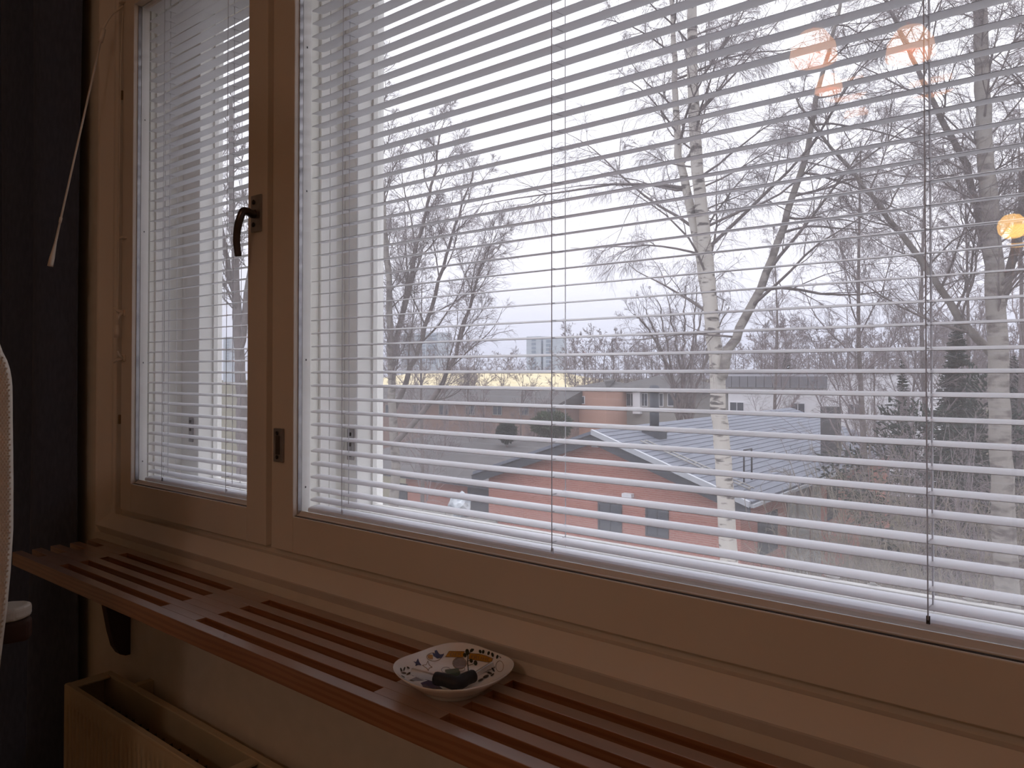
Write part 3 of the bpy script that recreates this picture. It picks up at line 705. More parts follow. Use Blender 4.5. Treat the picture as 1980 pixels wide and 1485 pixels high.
def backrest():
    nz, nl = 60, 30; vs = []
    for z in np.linspace(0.50, 1.19, nz):
        e = edge_l(z); w = 0.46+2*e
        for i in range(nl):
            t = i/(nl-1); l = e - w*t
            vs.append(cpt(l, 0.030*math.sin(math.pi*t)-0.02*math.sin((z-0.5)*4), z))
    fs = [(j*nl+i, j*nl+i+1, (j+1)*nl+i+1, (j+1)*nl+i) for j in range(nz-1) for i in range(nl-1)]
    o = np_mesh('backrest_pad', np.array(vs), np.array(fs), 'chair_mesh', chair)
    md = o.modifiers.new('thickness', 'SOLIDIFY'); md.thickness = 0.02; md.offset = 0
    md = o.modifiers.new('round', 'BEVEL'); md.width = 0.004; md.segments = 2; md.limit_method = 'ANGLE'
    # open knit: small raised knots over the strip that faces the room
    Pk = []
    for r_, z in enumerate(np.arange(0.56, 1.165, 0.0036)):
        e = edge_l(z)
        for c_ in range(18):
            l = e-0.002-c_*0.0036-(0.0018 if r_ % 2 else 0)
            t = -(l-e)/(0.46+2*e)
            f0 = 0.030*math.sin(math.pi*t)-0.02*math.sin((z-0.5)*4)-0.0102
            p = np.array(cpt(l, f0, z))
            Pk.append([p-np.array([0, 0, 0.0011]), p+np.array([0, 0, 0.0011])])
    Pk = np.array(Pk)
    tag(tubes('knit_texture', [(Pk, np.full(Pk.shape[:2], 0.0011), 5)], 'chair_mesh', o), kind='stuff')
backrest()
def local_prism(name, pts, z0, z1, m, bevel=0.004):
    bm = bmesh.new()
    a = [bm.verts.new(cpt(l, f, z0)) for l, f in pts]; b = [bm.verts.new(cpt(l, f, z1)) for l, f in pts]
    n = len(pts); bm.faces.new(a); bm.faces.new(b[::-1])
    for i in range(n): bm.faces.new((a[i], a[(i+1) % n], b[(i+1) % n], b[i]))
    bmesh.ops.recalc_face_normals(bm, faces=bm.faces)
    if bevel: bmesh.ops.bevel(bm, geom=list(bm.edges), offset=bevel, segments=3, affect='EDGES', profile=0.5)
    return bm_obj(name, bm, m, chair, smooth=False)
za = float(at(40, 1150, 1.12)[2])
pad = lambda s: [(x, y) for x, y in ((-0.095, 0.062), (0.006, 0.062), (0.018, 0.070), (0.026, 0.082), (0.027, 0.094), (0.020, 0.106), (0.004, 0.114), (-0.095, 0.116))]
local_prism('armrest', pad(1), za-0.019, za, 'chair_plastic', 0.0055)
local_prism('armrest', [(-0.46-l, f) for l, f in pad(1)], za-0.019, za, 'chair_plastic', 0.0055)
local_prism('armrest_support', [(-0.08, 0.065), (0.022, 0.065), (0.028, 0.085), (0.022, 0.11), (-0.08, 0.11)], za-0.050, za-0.0195, 'chair_dark', 0.006)
local_prism('armrest_post', [(-0.09, 0.09), (-0.055, 0.09), (-0.055, 0.13), (-0.09, 0.13)], 0.40, za-0.022, 'chair_dark', 0.004)
local_prism('armrest_post', [(-0.41, 0.09), (-0.375, 0.09), (-0.375, 0.13), (-0.41, 0.13)], 0.40, za-0.022, 'chair_dark', 0.004)
local_prism('seat', [(-0.47, 0.03), (-0.05, 0.03), (-0.05, 0.42), (-0.09, 0.48), (-0.42, 0.48), (-0.47, 0.42)], 0.40, 0.47, 'chair_mesh', 0.02)
cc = cpt(-0.23, 0.25, 0)
wire('gas_column', [(cc[0], cc[1], 0.07), (cc[0], cc[1], 0.41)], 0.025, 'dark_metal', chair, 16)
for k in range(5):
    a = 2*math.pi*k/5+0.3
    wire('base_leg', [(cc[0], cc[1], 0.10), (cc[0]+0.29*math.cos(a), cc[1]+0.29*math.sin(a), 0.065)], [0.022, 0.014], 'dark_metal', chair, 8)
    lathe('caster', [(0.001, 0), (0.022, 0.004), (0.026, 0.025), (0.022, 0.048), (0.001, 0.052)], 'dark_metal', chair, 14, (cc[0]+0.29*math.cos(a), cc[1]+0.29*math.sin(a), 0.0))
bm_sp = wire('back_support', [cpt(-0.23, 0.20, 0.42), cpt(-0.23, -0.02, 0.44), cpt(-0.23, -0.012, 0.80)], 0.018, 'dark_metal', chair, 10)

# ------------------------------------------------------------------ lamps whose reflections show in the glass, then an added fill light
YG = 0.7384
def mirror(px, py, t):                                                # place behind the viewer that the glass shows at a pixel
    p = ray(px, py)*t; return np.array([p[0], 2*YG-p[1], p[2]+ZC])
lamp = thing('ceiling_lamp', 'ceiling lamp with amber shades, seen as orange reflections at the upper right of the glass', 'lamp')
sp = [mirror(1572, 92, 1.85), mirror(1760, 84, 1.85), mirror(1602, 162, 1.98)]
cen = sum(sp)/3
lathe('canopy', [(0.001, 0), (0.06, 0), (0.05, -0.03), (0.001, -0.035)], 'lamp_stem', lamp, 24, (cen[0], cen[1], H))
wire('stem', [(cen[0], cen[1], H-0.03), (cen[0], cen[1], cen[2]+0.14)], 0.008, 'lamp_stem', lamp, 10)
for i, s in enumerate(sp):
    wire('arm', smooth_path([(cen[0], cen[1], cen[2]+0.15), ((cen[0]+s[0])/2, (cen[1]+s[1])/2, s[2]+0.13), (s[0], s[1], s[2]+0.05)], 12), 0.005, 'lamp_stem', lamp, 8)
    k = 1.0 if i < 2 else 0.62
    lathe('shade', [(0.012*k, 0.042*k), (0.030*k, 0.036*k), (0.052*k, 0.004*k), (0.057*k, -0.034*k), (0.055*k, -0.034*k), (0.048*k, 0.002*k), (0.028*k, 0.032*k), (0.012*k, 0.038*k)], 'shade_amber', lamp, 28, tuple(s))
fl = thing('floor_lamp', 'floor lamp with round amber globe, reflected at the right edge of the glass', 'lamp')
gp_ = mirror(1957, 438, 3.3)
lathe('globe', [(0.001, 0.058), (0.030, 0.050), (0.052, 0.026), (0.058, 0.0), (0.052, -0.028), (0.030, -0.050), (0.001, -0.058)], 'globe_amber', fl, 28, tuple(gp_))
wire('pole', [(gp_[0], gp_[1], 0.02), (gp_[0], gp_[1], gp_[2]-0.055)], 0.010, 'lamp_stem', fl, 10)
lathe('base', [(0.001, 0.03), (0.10, 0.025), (0.13, 0.0), (0.001, 0.0)], 'lamp_stem', fl, 28, (gp_[0], gp_[1], 0))
dome = thing('added_fill_dome', 'added warm fill light on the ceiling behind the viewer, unseen', 'lamp')  # unseen emitter added to brighten the room side of the window
dp = (0.4, -2.2, H)
lathe('fill_dome_base', [(0.001, 0), (0.17, 0), (0.17, -0.025), (0.001, -0.025)], 'lamp_stem', dome, 32, dp)
lathe('fill_dome_glow', [(0.165, -0.025), (0.16, -0.055), (0.12, -0.085), (0.06, -0.10), (0.001, -0.105)], 'fill_dome_warm', dome, 32, dp)

# ------------------------------------------------------------------ outdoors: ground
GND = ZC-9.6
bm = bmesh.new()
vs = [bm.verts.new(v) for v in ((-900, 2, GND), (500, 2, GND), (500, 1100, GND), (-900, 1100, GND))]; bm.faces.new(vs)
struct(bm_obj('ground', bm, 'grass_ground'), 'dull winter lawn below the window')

def pane(root, axis, c, a0, a1, z0, z1, frame='render_white', out=-1, depth=0.06):
    """window on a wall plane: y=c (axis 'y') or x=c (axis 'x'); a0..a1 along the wall"""
    t = 0.07
    f = (lambda nm, p0, p1, q0, q1, d0, d1, m, par: box(nm, p0, p1, min(c+out*d0, c+out*d1), max(c+out*d0, c+out*d1), q0, q1, m, par)) if axis == 'y' else \
        (lambda nm, p0, p1, q0, q1, d0, d1, m, par: box(nm, min(c+out*d0, c+out*d1), max(c+out*d0, c+out*d1), p0, p1, q0, q1, m, par))
    w = f('window', a0, a1, z0, z1, 0.001, 0.02, 'pane_dark', root)
    f('window_frame', a0-t, a0, z0-t, z1+t, 0.001, depth, frame, w); f('window_frame', a1, a1+t, z0-t, z1+t, 0.001, depth, frame, w)
    f('window_frame', a0, a1, z1, z1+t, 0.001, depth, frame, w); f('window_frame', a0, a1, z0-t, z0, 0.001, depth, frame, w)
    f('glazing_bar', (a0+a1)/2-0.025, (a0+a1)/2+0.025, z0, z1, 0.021, 0.045, frame, w)
    return w

# ------------------------------------------------------------------ red brick gable building
YG1 = 26.0
gl_ = on(1, YG1, 945, 912); ga = on(1, YG1, 1150, 838); gr_ = on(1, YG1, 1432, 962)
bx0, bx1 = gl_[0], gr_[0]; bxc = (bx0+bx1)/2; ze = (gl_[2]+gr_[2])/2; zr = ga[2]; BL = 24.0
g = thing('gable_house', 'red brick gable house with grey roof below the window', 'house')
prism('brick_wall', [(bx0, GND), (bx1, GND), (bx1, ze), (bxc, zr-0.15), (bx0, ze)], 'y', YG1, YG1+BL, 'brick_red', g)
sl = (zr-ze)/(bx1-bxc); ov = 0.55
def roof_slab(name, s, m, y0, y1, th=0.16, root=g):
    xe = bxc+s*((bx1-bxc)+ov); z2 = zr-sl*((bx1-bxc)+ov)
    return prism(name, [(bxc, zr), (xe, z2), (xe, z2+th), (bxc, zr+th)], 'y', y0, y1, m, root)
rfl = roof_slab('roof_slope', -1, 'roof_grey', YG1-0.5, YG1+BL); rfr = roof_slab('roof_slope', 1, 'roof_grey', YG1-0.5, YG1+BL)
roof_slab('bargeboard', -1, 'roof_dark', YG1-0.62, YG1-0.501, 0.02); roof_slab('bargeboard', 1, 'roof_dark', YG1-0.62, YG1-0.501, 0.02)
for s in (-1, 1):
    xe = bxc+s*((bx1-bxc)+ov); z2 = zr-sl*((bx1-bxc)+ov)
    prism('verge_board', [(bxc, zr-0.38), (xe, z2-0.38), (xe, z2), (bxc, zr)], 'y', YG1-0.56, YG1-0.50, 'roof_dark', g)
xe = bxc+((bx1-bxc)+ov); z2 = zr-sl*((bx1-bxc)+ov)
prism('verge_trim', [(bxc, zr+0.0), (xe, z2+0.0), (xe, z2+0.21), (bxc, zr+0.21)], 'y', YG1-0.66, YG1-0.50, 'trim_grey', g)
# tile courses on the slope that faces the window
NC = 20; L = (bx1-bxc)+ov
me = None
for i in range(NC):
    xa, xb = bxc+L*i/NC, bxc+L*(i+1)/NC+0.05
    if me is None:
        o = prism('roof_course', [(0, 0.165), (L/NC+0.05, 0.165-sl*(L/NC+0.05)+0.012), (L/NC+0.05, 0.165-sl*(L/NC+0.05)+0.055), (0, 0.19)], 'y', YG1-0.48, YG1+BL-0.02, 'roof_grey', rfr)
        me = o.data; o.location = (xa, 0, zr-sl*(xa-bxc))
    else:
        o = bpy.data.objects.new('roof_course', me); COL.objects.link(o); o.parent = rfr; o.location = (xa, 0, zr-sl*(xa-bxc))
# windows, lamp, vent on the gable wall
for (a, b, c, d) in ((1160, 1200, 972, 1042), (1252, 1290, 980, 1038)):
    p, q = on(1, YG1, a, c), on(1, YG1, b, d); pane(g, 'y', YG1, p[0], q[0], q[2], p[2], 'roof_dark')
p = on(1, YG1, 1217, 957); box('wall_lamp', p[0]-0.22, p[0]+0.22, YG1-0.25, YG1, p[2]-0.08, p[2]+0.08, 'render_white', g, 0.02)
p = on(1, YG1, 1151, 860); box('gable_vent', p[0]-0.16, p[0]+0.16, YG1-0.06, YG1, p[2]-0.10, p[2]+0.10, 'render_white', g, 0.01)
# flue on the ridge side
def roof_z(x): return zr-sl*(x-bxc)+0.17
cxy = (bxc+1.15, YG1+2.6)
chz = roof_z(cxy[0])
fl_ = box('flue_base', cxy[0]-0.42, cxy[0]+0.42, cxy[1]-0.35, cxy[1]+0.35, chz-0.3, chz+0.42, 'roof_dark', g, 0.02)
wire('flue_pipe', [(cxy[0], cxy[1], chz+0.3), (cxy[0], cxy[1], chz+1.9)], 0.20, 'roof_dark', g, 14)
lathe('flue_cap', [(0.001, 0.30), (0.16, 0.28), (0.30, 0.06), (0.30, 0.0), (0.001, 0.0)], 'roof_dark', g, 14, (cxy[0], cxy[1], chz+1.9))
# roof ladder along the verge, and a stub rail near the eaves
lad = thing('roof_ladder', 'light grey metal roof ladder on the gable house roof', 'ladder')
for yy in (YG1+0.55, YG1+0.95):
    wire('side_rail', [(bxc+1.6, yy, roof_z(bxc+1.6)+0.14), (bxc+L-0.4, yy, roof_z(bxc+L-0.4)+0.14)], 0.03, 'concrete', lad, 6)
for i in range(13):
    x = bxc+1.7+i*(L-2.2)/12
    wire('rung', [(x, YG1+0.55, roof_z(x)+0.14), (x, YG1+0.95, roof_z(x)+0.14)], 0.025, 'concrete', lad, 6)
post = thing('roof_rail', 'dark metal hoop rail standing on the lower grey roof', 'rail')
xr = bxc+L-1.0
for yy in (YG1+1.5, YG1+2.3):
    wire('post', [(xr, yy, roof_z(xr)), (xr, yy, roof_z(xr)+1.25)], 0.035, 'dark_metal', post, 6)
wire('top_bar', [(xr, YG1+1.5, roof_z(xr)+1.25), (xr, YG1+2.3, roof_z(xr)+1.25)], 0.03, 'dark_metal', post, 6)
def side_y(px):
    k = ray(px, 1000); return bx1/(k[0]/k[1])
# side wall openings and porch posts
for (y0, y1) in ((side_y(1466), side_y(1500)), (side_y(1600), side_y(1618)), (side_y(1650), side_y(1664))):
    pane(g, 'x', bx1, y0, y1, ze-2.4, ze-1.0, 'roof_dark', out=1)
for pa, pb in ((1521, 1534), (1539, 1560), (1566, 1582)):
    box('porch_post', bx1+0.02, bx1+0.12, side_y(pa), side_y(pb), GND, ze-0.45, 'concrete', g)
box('gutter', xe-0.02, xe+0.12, YG1-0.5, YG1+BL, z2-0.02, z2+0.10, 'trim_grey', g)
# second chimney block further back on the same ridge
kx = ray(1601, 850); kx = kx[0]/kx[1]*(YG1+12)
box('brick_chimney', kx-0.35, kx+0.35, YG1+12, YG1+13, roof_z(kx)-0.5, on(1, YG1+12, 1601, 787)[2], 'roof_mid', g)

# ------------------------------------------------------------------ other buildings
def flat_house(name, label, Y, pxl, pyt, pxr, pyb_or_ground, depth, wall, roof, over=0.3, rh=0.3, cat='house'):
    p, q = on(1, Y, pxl, pyt), on(1, Y, pxr, pyt); zt = (p[2]+q[2])/2
    r = thing(name, label, cat)
    box('wall', p[0], q[0], Y, Y+depth, GND, zt, wall, r)
    if roof: box('roof', p[0]-over, q[0]+over, Y-over, Y+depth+over, zt, zt+rh, roof, r, 0.03)
    return r, p[0], q[0], zt
def hip(root, x0, x1, y0, y1, z0, z1, m, ov=0.4, inset=0.35, axis='x'):
    x0 -= ov; x1 += ov; y0 -= ov; y1 += ov
    yc = (y0+y1)/2; ins = (y1-y0)/2*inset*2
    v = [(x0, y0, z0), (x1, y0, z0), (x1, y1, z0), (x0, y1, z0), (x0+ins, yc, z1), (x1-ins, yc, z1)]
    bm = bmesh.new(); b = [bm.verts.new(c) for c in v]
    for f in ((0, 1, 5, 4), (1, 2, 5), (2, 3, 4, 5), (3, 0, 4), (3, 2, 1, 0)): bm.faces.new([b[i] for i in f])
    return bm_obj('roof', bm, m, root)
# low red shed left of the gable
Ys = 30.0
r, x0, x1, zt = flat_house('brick_shed', 'low bright red brick shed with dark roof beside the gable house', Ys, 785, 926, 958, 0, 7.0, 'brick_red', None)
prism('roof', [(Ys-0.7, zt-0.05), (Ys+7.5, zt+1.3), (Ys+7.5, zt+1.55), (Ys-0.7, zt+0.22)], 'x', x0-5.5, x1+0.2, 'roof_mid', r)
box('fascia', x0-5.5, x1+0.2, Ys-0.8, Ys-0.701, zt-0.12, zt+0.24, 'roof_dark', r)
p = on(1, Ys, 768, 930); q = on(1, Ys, 788, 960)
box('door', p[0], q[0], Ys-0.06, Ys-0.001, GND, p[2]-0.1, 'roof_dark', r)
p = on(1, Ys, 905, 935); q = on(1, Ys, 948, 960); box('dark_opening', p[0], q[0], Ys-0.05, Ys-0.002, q[2]-2.0, p[2], 'pane_dark', r)
# tarp bundle between shed and gable wall
tp = at(936, 968, 33)
bm = bmesh.new(); bmesh.ops.create_icosphere(bm, subdivisions=3, radius=0.55)
rng = np.random.default_rng(5)
for v in bm.verts:
    v.co = Vector((v.co.x*0.9, v.co.y*0.8, v.co.z*1.0+0.15*math.sin(v.co.x*9)*math.cos(v.co.y*8)))*(1+0.10*rng.normal()*0.6)
o = bm_obj('tarpaulin_bundle', bm, 'tarp'); o.location = (tp[0], tp[1]-1.6, tp[2]); tag(o, 'crumpled silver tarpaulin between the red shed and the gable wall', 'tarpaulin')
bk = box('tarp_stand', tp[0]-0.45, tp[0]+0.45, tp[1]-2.0, tp[1]-1.2, GND, tp[2]-0.45, 'concrete'); tag(bk, 'grey concrete plinth under the silver tarpaulin', 'plinth')
# low concrete wall in front of the shed
Yc = 25.5
p, q = on(1, Yc, 745, 985), on(1, Yc, 940, 1003)
cw = thing('concrete_fence', 'low pale concrete panel fence in front of the red shed', 'fence')
npan = 6; dx = (q[0]+0.6-(p[0]-2))/npan
for i in range(npan):
    box('panel', p[0]-2+i*dx+0.02, p[0]-2+(i+1)*dx-0.02, Yc, Yc+0.15, GND, q[2], 'concrete', cw, 0.015)
# pale brick block in the middle distance
Ym = 62.0
r, x0, x1, zt = flat_house('brick_house', 'orange brick house block with one small window behind the gable ridge', Ym, 1096, 752, 1172, 0, 9.0, 'brick_pale', None)
hip(r, x0, x1, Ym, Ym+9, zt, zt+0.9, 'roof_mid', 0.3)
p, q = on(1, Ym, 1117, 767), on(1, Ym, 1130, 780); pane(r, 'y', Ym, p[0], q[0], q[2], p[2])
# grey roofed house with white bays
Yh = 66.0
r, x0, x1, zt = flat_house('grey_roof_house', 'grey hipped roof house with white window bays beyond the gable ridge', Yh, 1172, 756, 1330, 0, 10.0, 'render_beige', None)
hip(r, x0, x1, Yh, Yh+10, zt, zt+1.5, 'roof_mid', 0.8)
for a, b in ((1175, 1200), (1212, 1228), (1240, 1252), (1268, 1282), (1292, 1316)):
    p, q = on(1, Yh, a, 761), on(1, Yh, b, 785); pane(r, 'y', Yh, p[0], q[0], q[2], p[2])
p, q = on(1, Yh, 1228, 758), on(1, Yh, 1242, 800); box('white_bay', p[0], q[0], Yh-0.5, Yh-0.01, q[2], p[2], 'render_white', r)
# white flat roofed building
Yw = 64.0
r, x0, x1, zt = flat_house('white_house', 'white rendered flat-roofed house with grey shingled upper band', Yw, 1408, 722, 1790, 0, 14.0, 'render_white', 'trim_grey', 0.2, 0.25)
p, q = on(1, Yw, 1402, 727), on(1, Yw, 1600, 751)
nb = 12; dz = (p[2]-q[2])
for i in range(nb):
    xa = p[0]+(q[0]-p[0])*i/nb; xb = p[0]+(q[0]-p[0])*(i+1)/nb
    box('shingle_panel', xa+0.02, xb-0.02, Yw-0.35, Yw-0.01, q[2], p[2], 'shingle_grey', r, 0.02)
for a, b, c, d in ((1412, 1438, 778, 798), (1530, 1556, 780, 800), (1640, 1664, 782, 800)):
    p, q = on(1, Yw, a, c), on(1, Yw, b, d); pane(r, 'y', Yw, p[0], q[0], q[2], p[2])
p, q = on(1, Yw, 1447, 797), on(1, Yw, 1470, 806); box('door', p[0], q[0], Yw-0.05, Yw-0.001, GND, p[2], 'tower_dark', r)
# long yellow roof and the brown row in front of it
Yy = 105.0
r, x0, x1, zt = flat_house('yellow_roof_hall', 'long brick hall with a pale yellow roof behind the left tree', Yy, 690, 746, 1120, 0, 16.0, 'brick_brown', None)
hip(r, x0, x1, Yy, Yy+16, zt, zt+2.4, 'roof_yellow', 1.6, 0.5)
Yr = 58.0
r, x0, x1, zt = flat_house('brown_row_house', 'brown brick row house with white windows behind the left tree', Yr, 560, 772, 1075, 0, 9.0, 'brick_brown', None)
prism('roof', [(Yr-0.6, zt-0.1), (Yr+4.5, zt+1.35), (Yr+9.6, zt-0.1)], 'x', x0-0.4, x1+0.4, 'roof_mid', r)
for a in range(590, 1060, 52):
    p, q = on(1, Yr, a, 783), on(1, Yr, a+16, 802); pane(r, 'y', Yr, p[0], q[0], q[2], p[2], 'render_beige')
# far tower blocks
def tower(label, Y, a, b, t, wins):
    p, q = on(1, Y, a, t), on(1, Y, b, t); r = thing('tower_block', label, 'building', group='tower blocks on the horizon')
    box('wall', p[0], q[0], Y, Y+14, GND, p[2], 'tower_wall', r)
    for wa, wb in wins:
        u, v = on(1, Y, wa, t+4), on(1, Y, wb, t+4)
        zz = p[2]-1.6
        for k in range(9):
            box('window_band', u[0], v[0], Y-0.15, Y-0.01, zz-2.0, zz, 'tower_dark', r); zz -= 2.9
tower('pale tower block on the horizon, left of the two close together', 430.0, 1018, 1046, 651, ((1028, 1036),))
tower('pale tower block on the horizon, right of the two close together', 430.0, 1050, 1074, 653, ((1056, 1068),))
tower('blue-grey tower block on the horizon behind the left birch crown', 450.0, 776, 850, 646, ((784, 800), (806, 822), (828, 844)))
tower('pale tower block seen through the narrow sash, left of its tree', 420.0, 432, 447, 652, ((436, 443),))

# ------------------------------------------------------------------ trees
def nrm(v): return v/(np.linalg.norm(v, axis=-1, keepdims=True)+1e-9)
def grow(rng, S, D, Ln, n, wob, trop):
    B = len(S); P = np.zeros((B, n, 3)); P[:, 0] = S; d = nrm(D); st = Ln/(n-1)
    for i in range(1, n):
        d = nrm(d+rng.normal(0, wob, (B, 3))+np.array([0, 0, trop])*(0.5+i/n)); P[:, i] = P[:, i-1]+d*st[:, None]
    return P
def spawn(rng, P, R, Ln, m, t0, t1, ang, lf, even=False):
    B, n, _ = P.shape
    t = rng.uniform(t0, t1, (B, m)) if not even else np.tile(np.linspace(t0, t1, m), (B, 1))+rng.uniform(-0.5, 0.5, (B, m))*(t1-t0)/m
    t = np.clip(t, 0, 0.999); f = t*(n-1); i = f.astype(int); w = (f-i)[..., None]
    b = np.arange(B)[:, None]
    S = P[b, i]*(1-w)+P[b, i+1]*w; T = nrm(P[b, i+1]-P[b, i]); r = R[b, i]*(1-w[..., 0])+R[b, i+1]*w[..., 0]
    rv = rng.normal(0, 1, T.shape); pe = nrm(rv-(rv*T).sum(-1, keepdims=True)*T)
    a = np.radians(rng.normal(ang, ang*0.22, t.shape))[..., None]
    D = np.cos(a)*T+np.sin(a)*pe
    Ls = Ln[:, None]*lf*(1.15-0.75*t)*rng.uniform(0.6, 1.25, t.shape)
    return S.reshape(-1, 3), D.reshape(-1, 3), Ls.ravel(), r.ravel()
def taper(r0, r1, n): return r0[:, None]+(r1-r0)[:, None]*np.linspace(0, 1, n)[None, :]
def stem_pts(px, depth, n=24, wob=0.03, seed=0, ddepth=0.0):
    """stem through image places at one distance, carried down to the ground"""
    pts = [np.array(at(x, y, depth+ddepth*i)) for i, (x, y) in enumerate(px)]
    P = smooth_path(pts, n)
    rg = np.random.default_rng(seed); P[1:-1] += rg.normal(0, wob, P[1:-1].shape)*0.5
    return P
def to_ground(P, lean=0.03):
    b = P[0]; n = 8; d = nrm(P[0]-P[2]); d = nrm(d+np.array([0, 0, -3.0]))
    k = (b[2]-GND)/max(-d[2], 0.3)
    ext = np.array([b+d*k*s for s in np.linspace(1, 1/n, n)]); ext[0][2] = GND-0.05
    return np.concatenate([ext, P])
def tree(name, label, stems, seed, r0, limbs, l1, ang1=48, trop1=0.10, n2=8, ang2=42, n3=6, n4=3, droop=-0.12, t0=0.30, twig=0.0035, bark='birch_bark', limb_m='bark_brown', twig_m='twig_brown', group=None, f2=0.45, f3=0.5, f4=0.55, extra=None, rtip=0.25, cat='tree', barks=None, fac=None):
    rng = np.random.default_rng(seed)
    root = thing(name, label, cat, group=group)
    base = stems[0][0]
    LP, LR, LL = [], [], []
    for si, P in enumerate(stems):
        n = len(P); rr = (r0*np.linspace(1, rtip, n)) if si == 0 else r0*(fac or {}).get(si, 0.5)*np.linspace(1, 0.22, n)
        if np.ndim(extra) == 0 and extra: rr *= extra
        tubes('trunk', [(P[None], rr[None], 12)], (barks or {}).get(si, bark), root)
        Ln = np.array([1.0]); m = limbs if si == 0 else max(4, int(limbs*0.5))
        S, D, Ls, r = spawn(rng, P[None], rr[None], Ln, m, t0 if si == 0 else 0.15, 0.99, ang1, 1.0, even=True)
        Ls = Ls*l1/1.0
        P1 = grow(rng, S, D, Ls, 10, 0.10, trop1); R1 = taper(np.minimum(r*0.45, 0.007+Ls*0.0070), np.full(len(S), twig*1.6), 10)
        LP.append(P1); LR.append(R1); LL.append(Ls)
        # the top of the stem carries on as a limb
    P1 = np.concatenate(LP); R1 = np.concatenate(LR); L1 = np.concatenate(LL)
    S, D, L2, r = spawn(rng, P1, R1, L1, n2, 0.12, 0.98, ang2, f2); P2 = grow(rng, S, D, L2, 7, 0.12, trop1*0.4); R2 = taper(np.minimum(r*0.6, 0.012), np.full(len(S), twig*1.2), 7)
    S, D, L3, r = spawn(rng, P2, R2, L2, n3, 0.10, 0.98, 40, f3); P3 = grow(rng, S, D, L3, 4, 0.16, droop*0.7); R3 = taper(np.minimum(r*0.7, twig*1.5), np.full(len(S), twig*0.8), 4)
    tubes('limbs', [(P1, R1, 6), (P2, R2, 4)], limb_m, root)
    gs = [(P3, R3, 3)]
    if n4:
        S, D, L4, r = spawn(rng, P3, R3, L3, n4, 0.15, 1.0, 38, f4); P4 = grow(rng, S, D, np.maximum(L4, 0.12), 3, 0.14, droop*1.3); R4 = taper(np.full(len(S), twig*0.8), np.full(len(S), twig*0.5), 3)
        gs.append((P4, R4, 3))
    tag(tubes('twigs', gs, twig_m, root), kind='stuff')
    return root

# birch with pale double trunk in the middle of the wide window
D1 = 15.0
s1 = to_ground(stem_pts([(1410, 1100), (1403, 960), (1394, 830), (1384, 700), (1371, 560), (1358, 420), (1345, 280), (1339, 140), (1337, 0), (1332, -180), (1330, -380)], D1, 40, 0.02, 1))
s2 = stem_pts([(1372, 600), (1352, 480), (1328, 370), (1311, 280), (1306, 180), (1303, 60), (1292, -60), (1280, -220)], D1+0.25, 26, 0.03, 2)
s3 = stem_pts([(1396, 730), (1412, 670), (1448, 600), (1490, 510), (1525, 410), (1556, 310), (1575, 220), (1598, 110), (1625, 10), (1650, -120)], D1-0.2, 30, 0.03, 3)
tree('birch_tree', 'pale trunked birch with three stems in the middle of the wide window', [s1, s2, s3], 11, 0.205, 32, 4.0, 60, 0.00, 9, 42, 9, 6, -0.34, 0.48, 0.0025, rtip=0.36, f2=0.40, f3=0.70, f4=0.95, barks={1: 'birch_bark', 2: 'birch_grey'}, fac={1: 0.55, 2: 0.50})
# large birch at the right edge
D2 = 13.0
t1 = to_ground(stem_pts([(1948, 1150), (1940, 1000), (1934, 850), (1930, 700), (1924, 560), (1915, 430), (1906, 300), (1900, 160), (1896, 0), (1890, -200), (1885, -400)], D2, 40, 0.02, 4))
t2 = stem_pts([(1926, 690), (1880, 645), (1840, 590), (1780, 500), (1715, 415), (1650, 335), (1590, 265), (1540, 190)], D2+0.6, 28, 0.03, 5, 0.12)
t3 = stem_pts([(1922, 560), (1870, 330), (1800, 190), (1740, 60), (1690, -60)], D2+0.5, 24, 0.03, 6, 0.2)
t4 = stem_pts([(1930, 620), (1962, 480), (1985, 330), (2010, 160), (2030, -20)], D2+0.4, 24, 0.03, 7)
tree('birch_tree', 'grey birch with a long leaning limb at the right edge of the wide window', [t1, t2, t3, t4], 12, 0.215, 36, 3.0, 50, 0.03, 10, 42, 8, 4, -0.16, 0.46, 0.0025, bark='birch_grey', rtip=0.40, f3=0.72, f4=0.8, barks={1: 'bark_mid', 2: 'bark_mid', 3: 'bark_mid'}, fac={1: 0.40, 2: 0.36, 3: 0.40})
# left birch, crown fanning to the right
D3 = 24.0
u1 = to_ground(stem_pts([(762, 1000), (764, 900), (760, 800), (756, 700), (752, 560), (742, 420), (735, 300), (725, 160)], D3, 34, 0.03, 8))
u2 = stem_pts([(762, 790), (800, 700), (830, 610), (862, 500), (890, 410), (915, 330)], D3+0.5, 24, 0.05, 9)
u3 = stem_pts([(762, 860), (830, 780), (875, 700), (900, 620), (925, 530), (950, 470)], D3-0.5, 24, 0.05, 10)
u4 = stem_pts([(758, 690), (790, 560), (815, 440), (840, 340), (850, 250)], D3+0.2, 24, 0.05, 11)
tree('birch_tree', 'tall bare birch with fanning crown beside the frame of the wide window', [u1, u2, u3, u4], 13, 0.20, 26, 3.6, 38, 0.12, 9, 36, 8, 4, -0.08, 0.44, 0.0042, bark='birch_grey', rtip=0.22, f3=0.7, f4=0.8, barks={1: 'bark_brown', 2: 'bark_brown', 3: 'bark_brown'}, fac={1: 0.5, 2: 0.5, 3: 0.5})
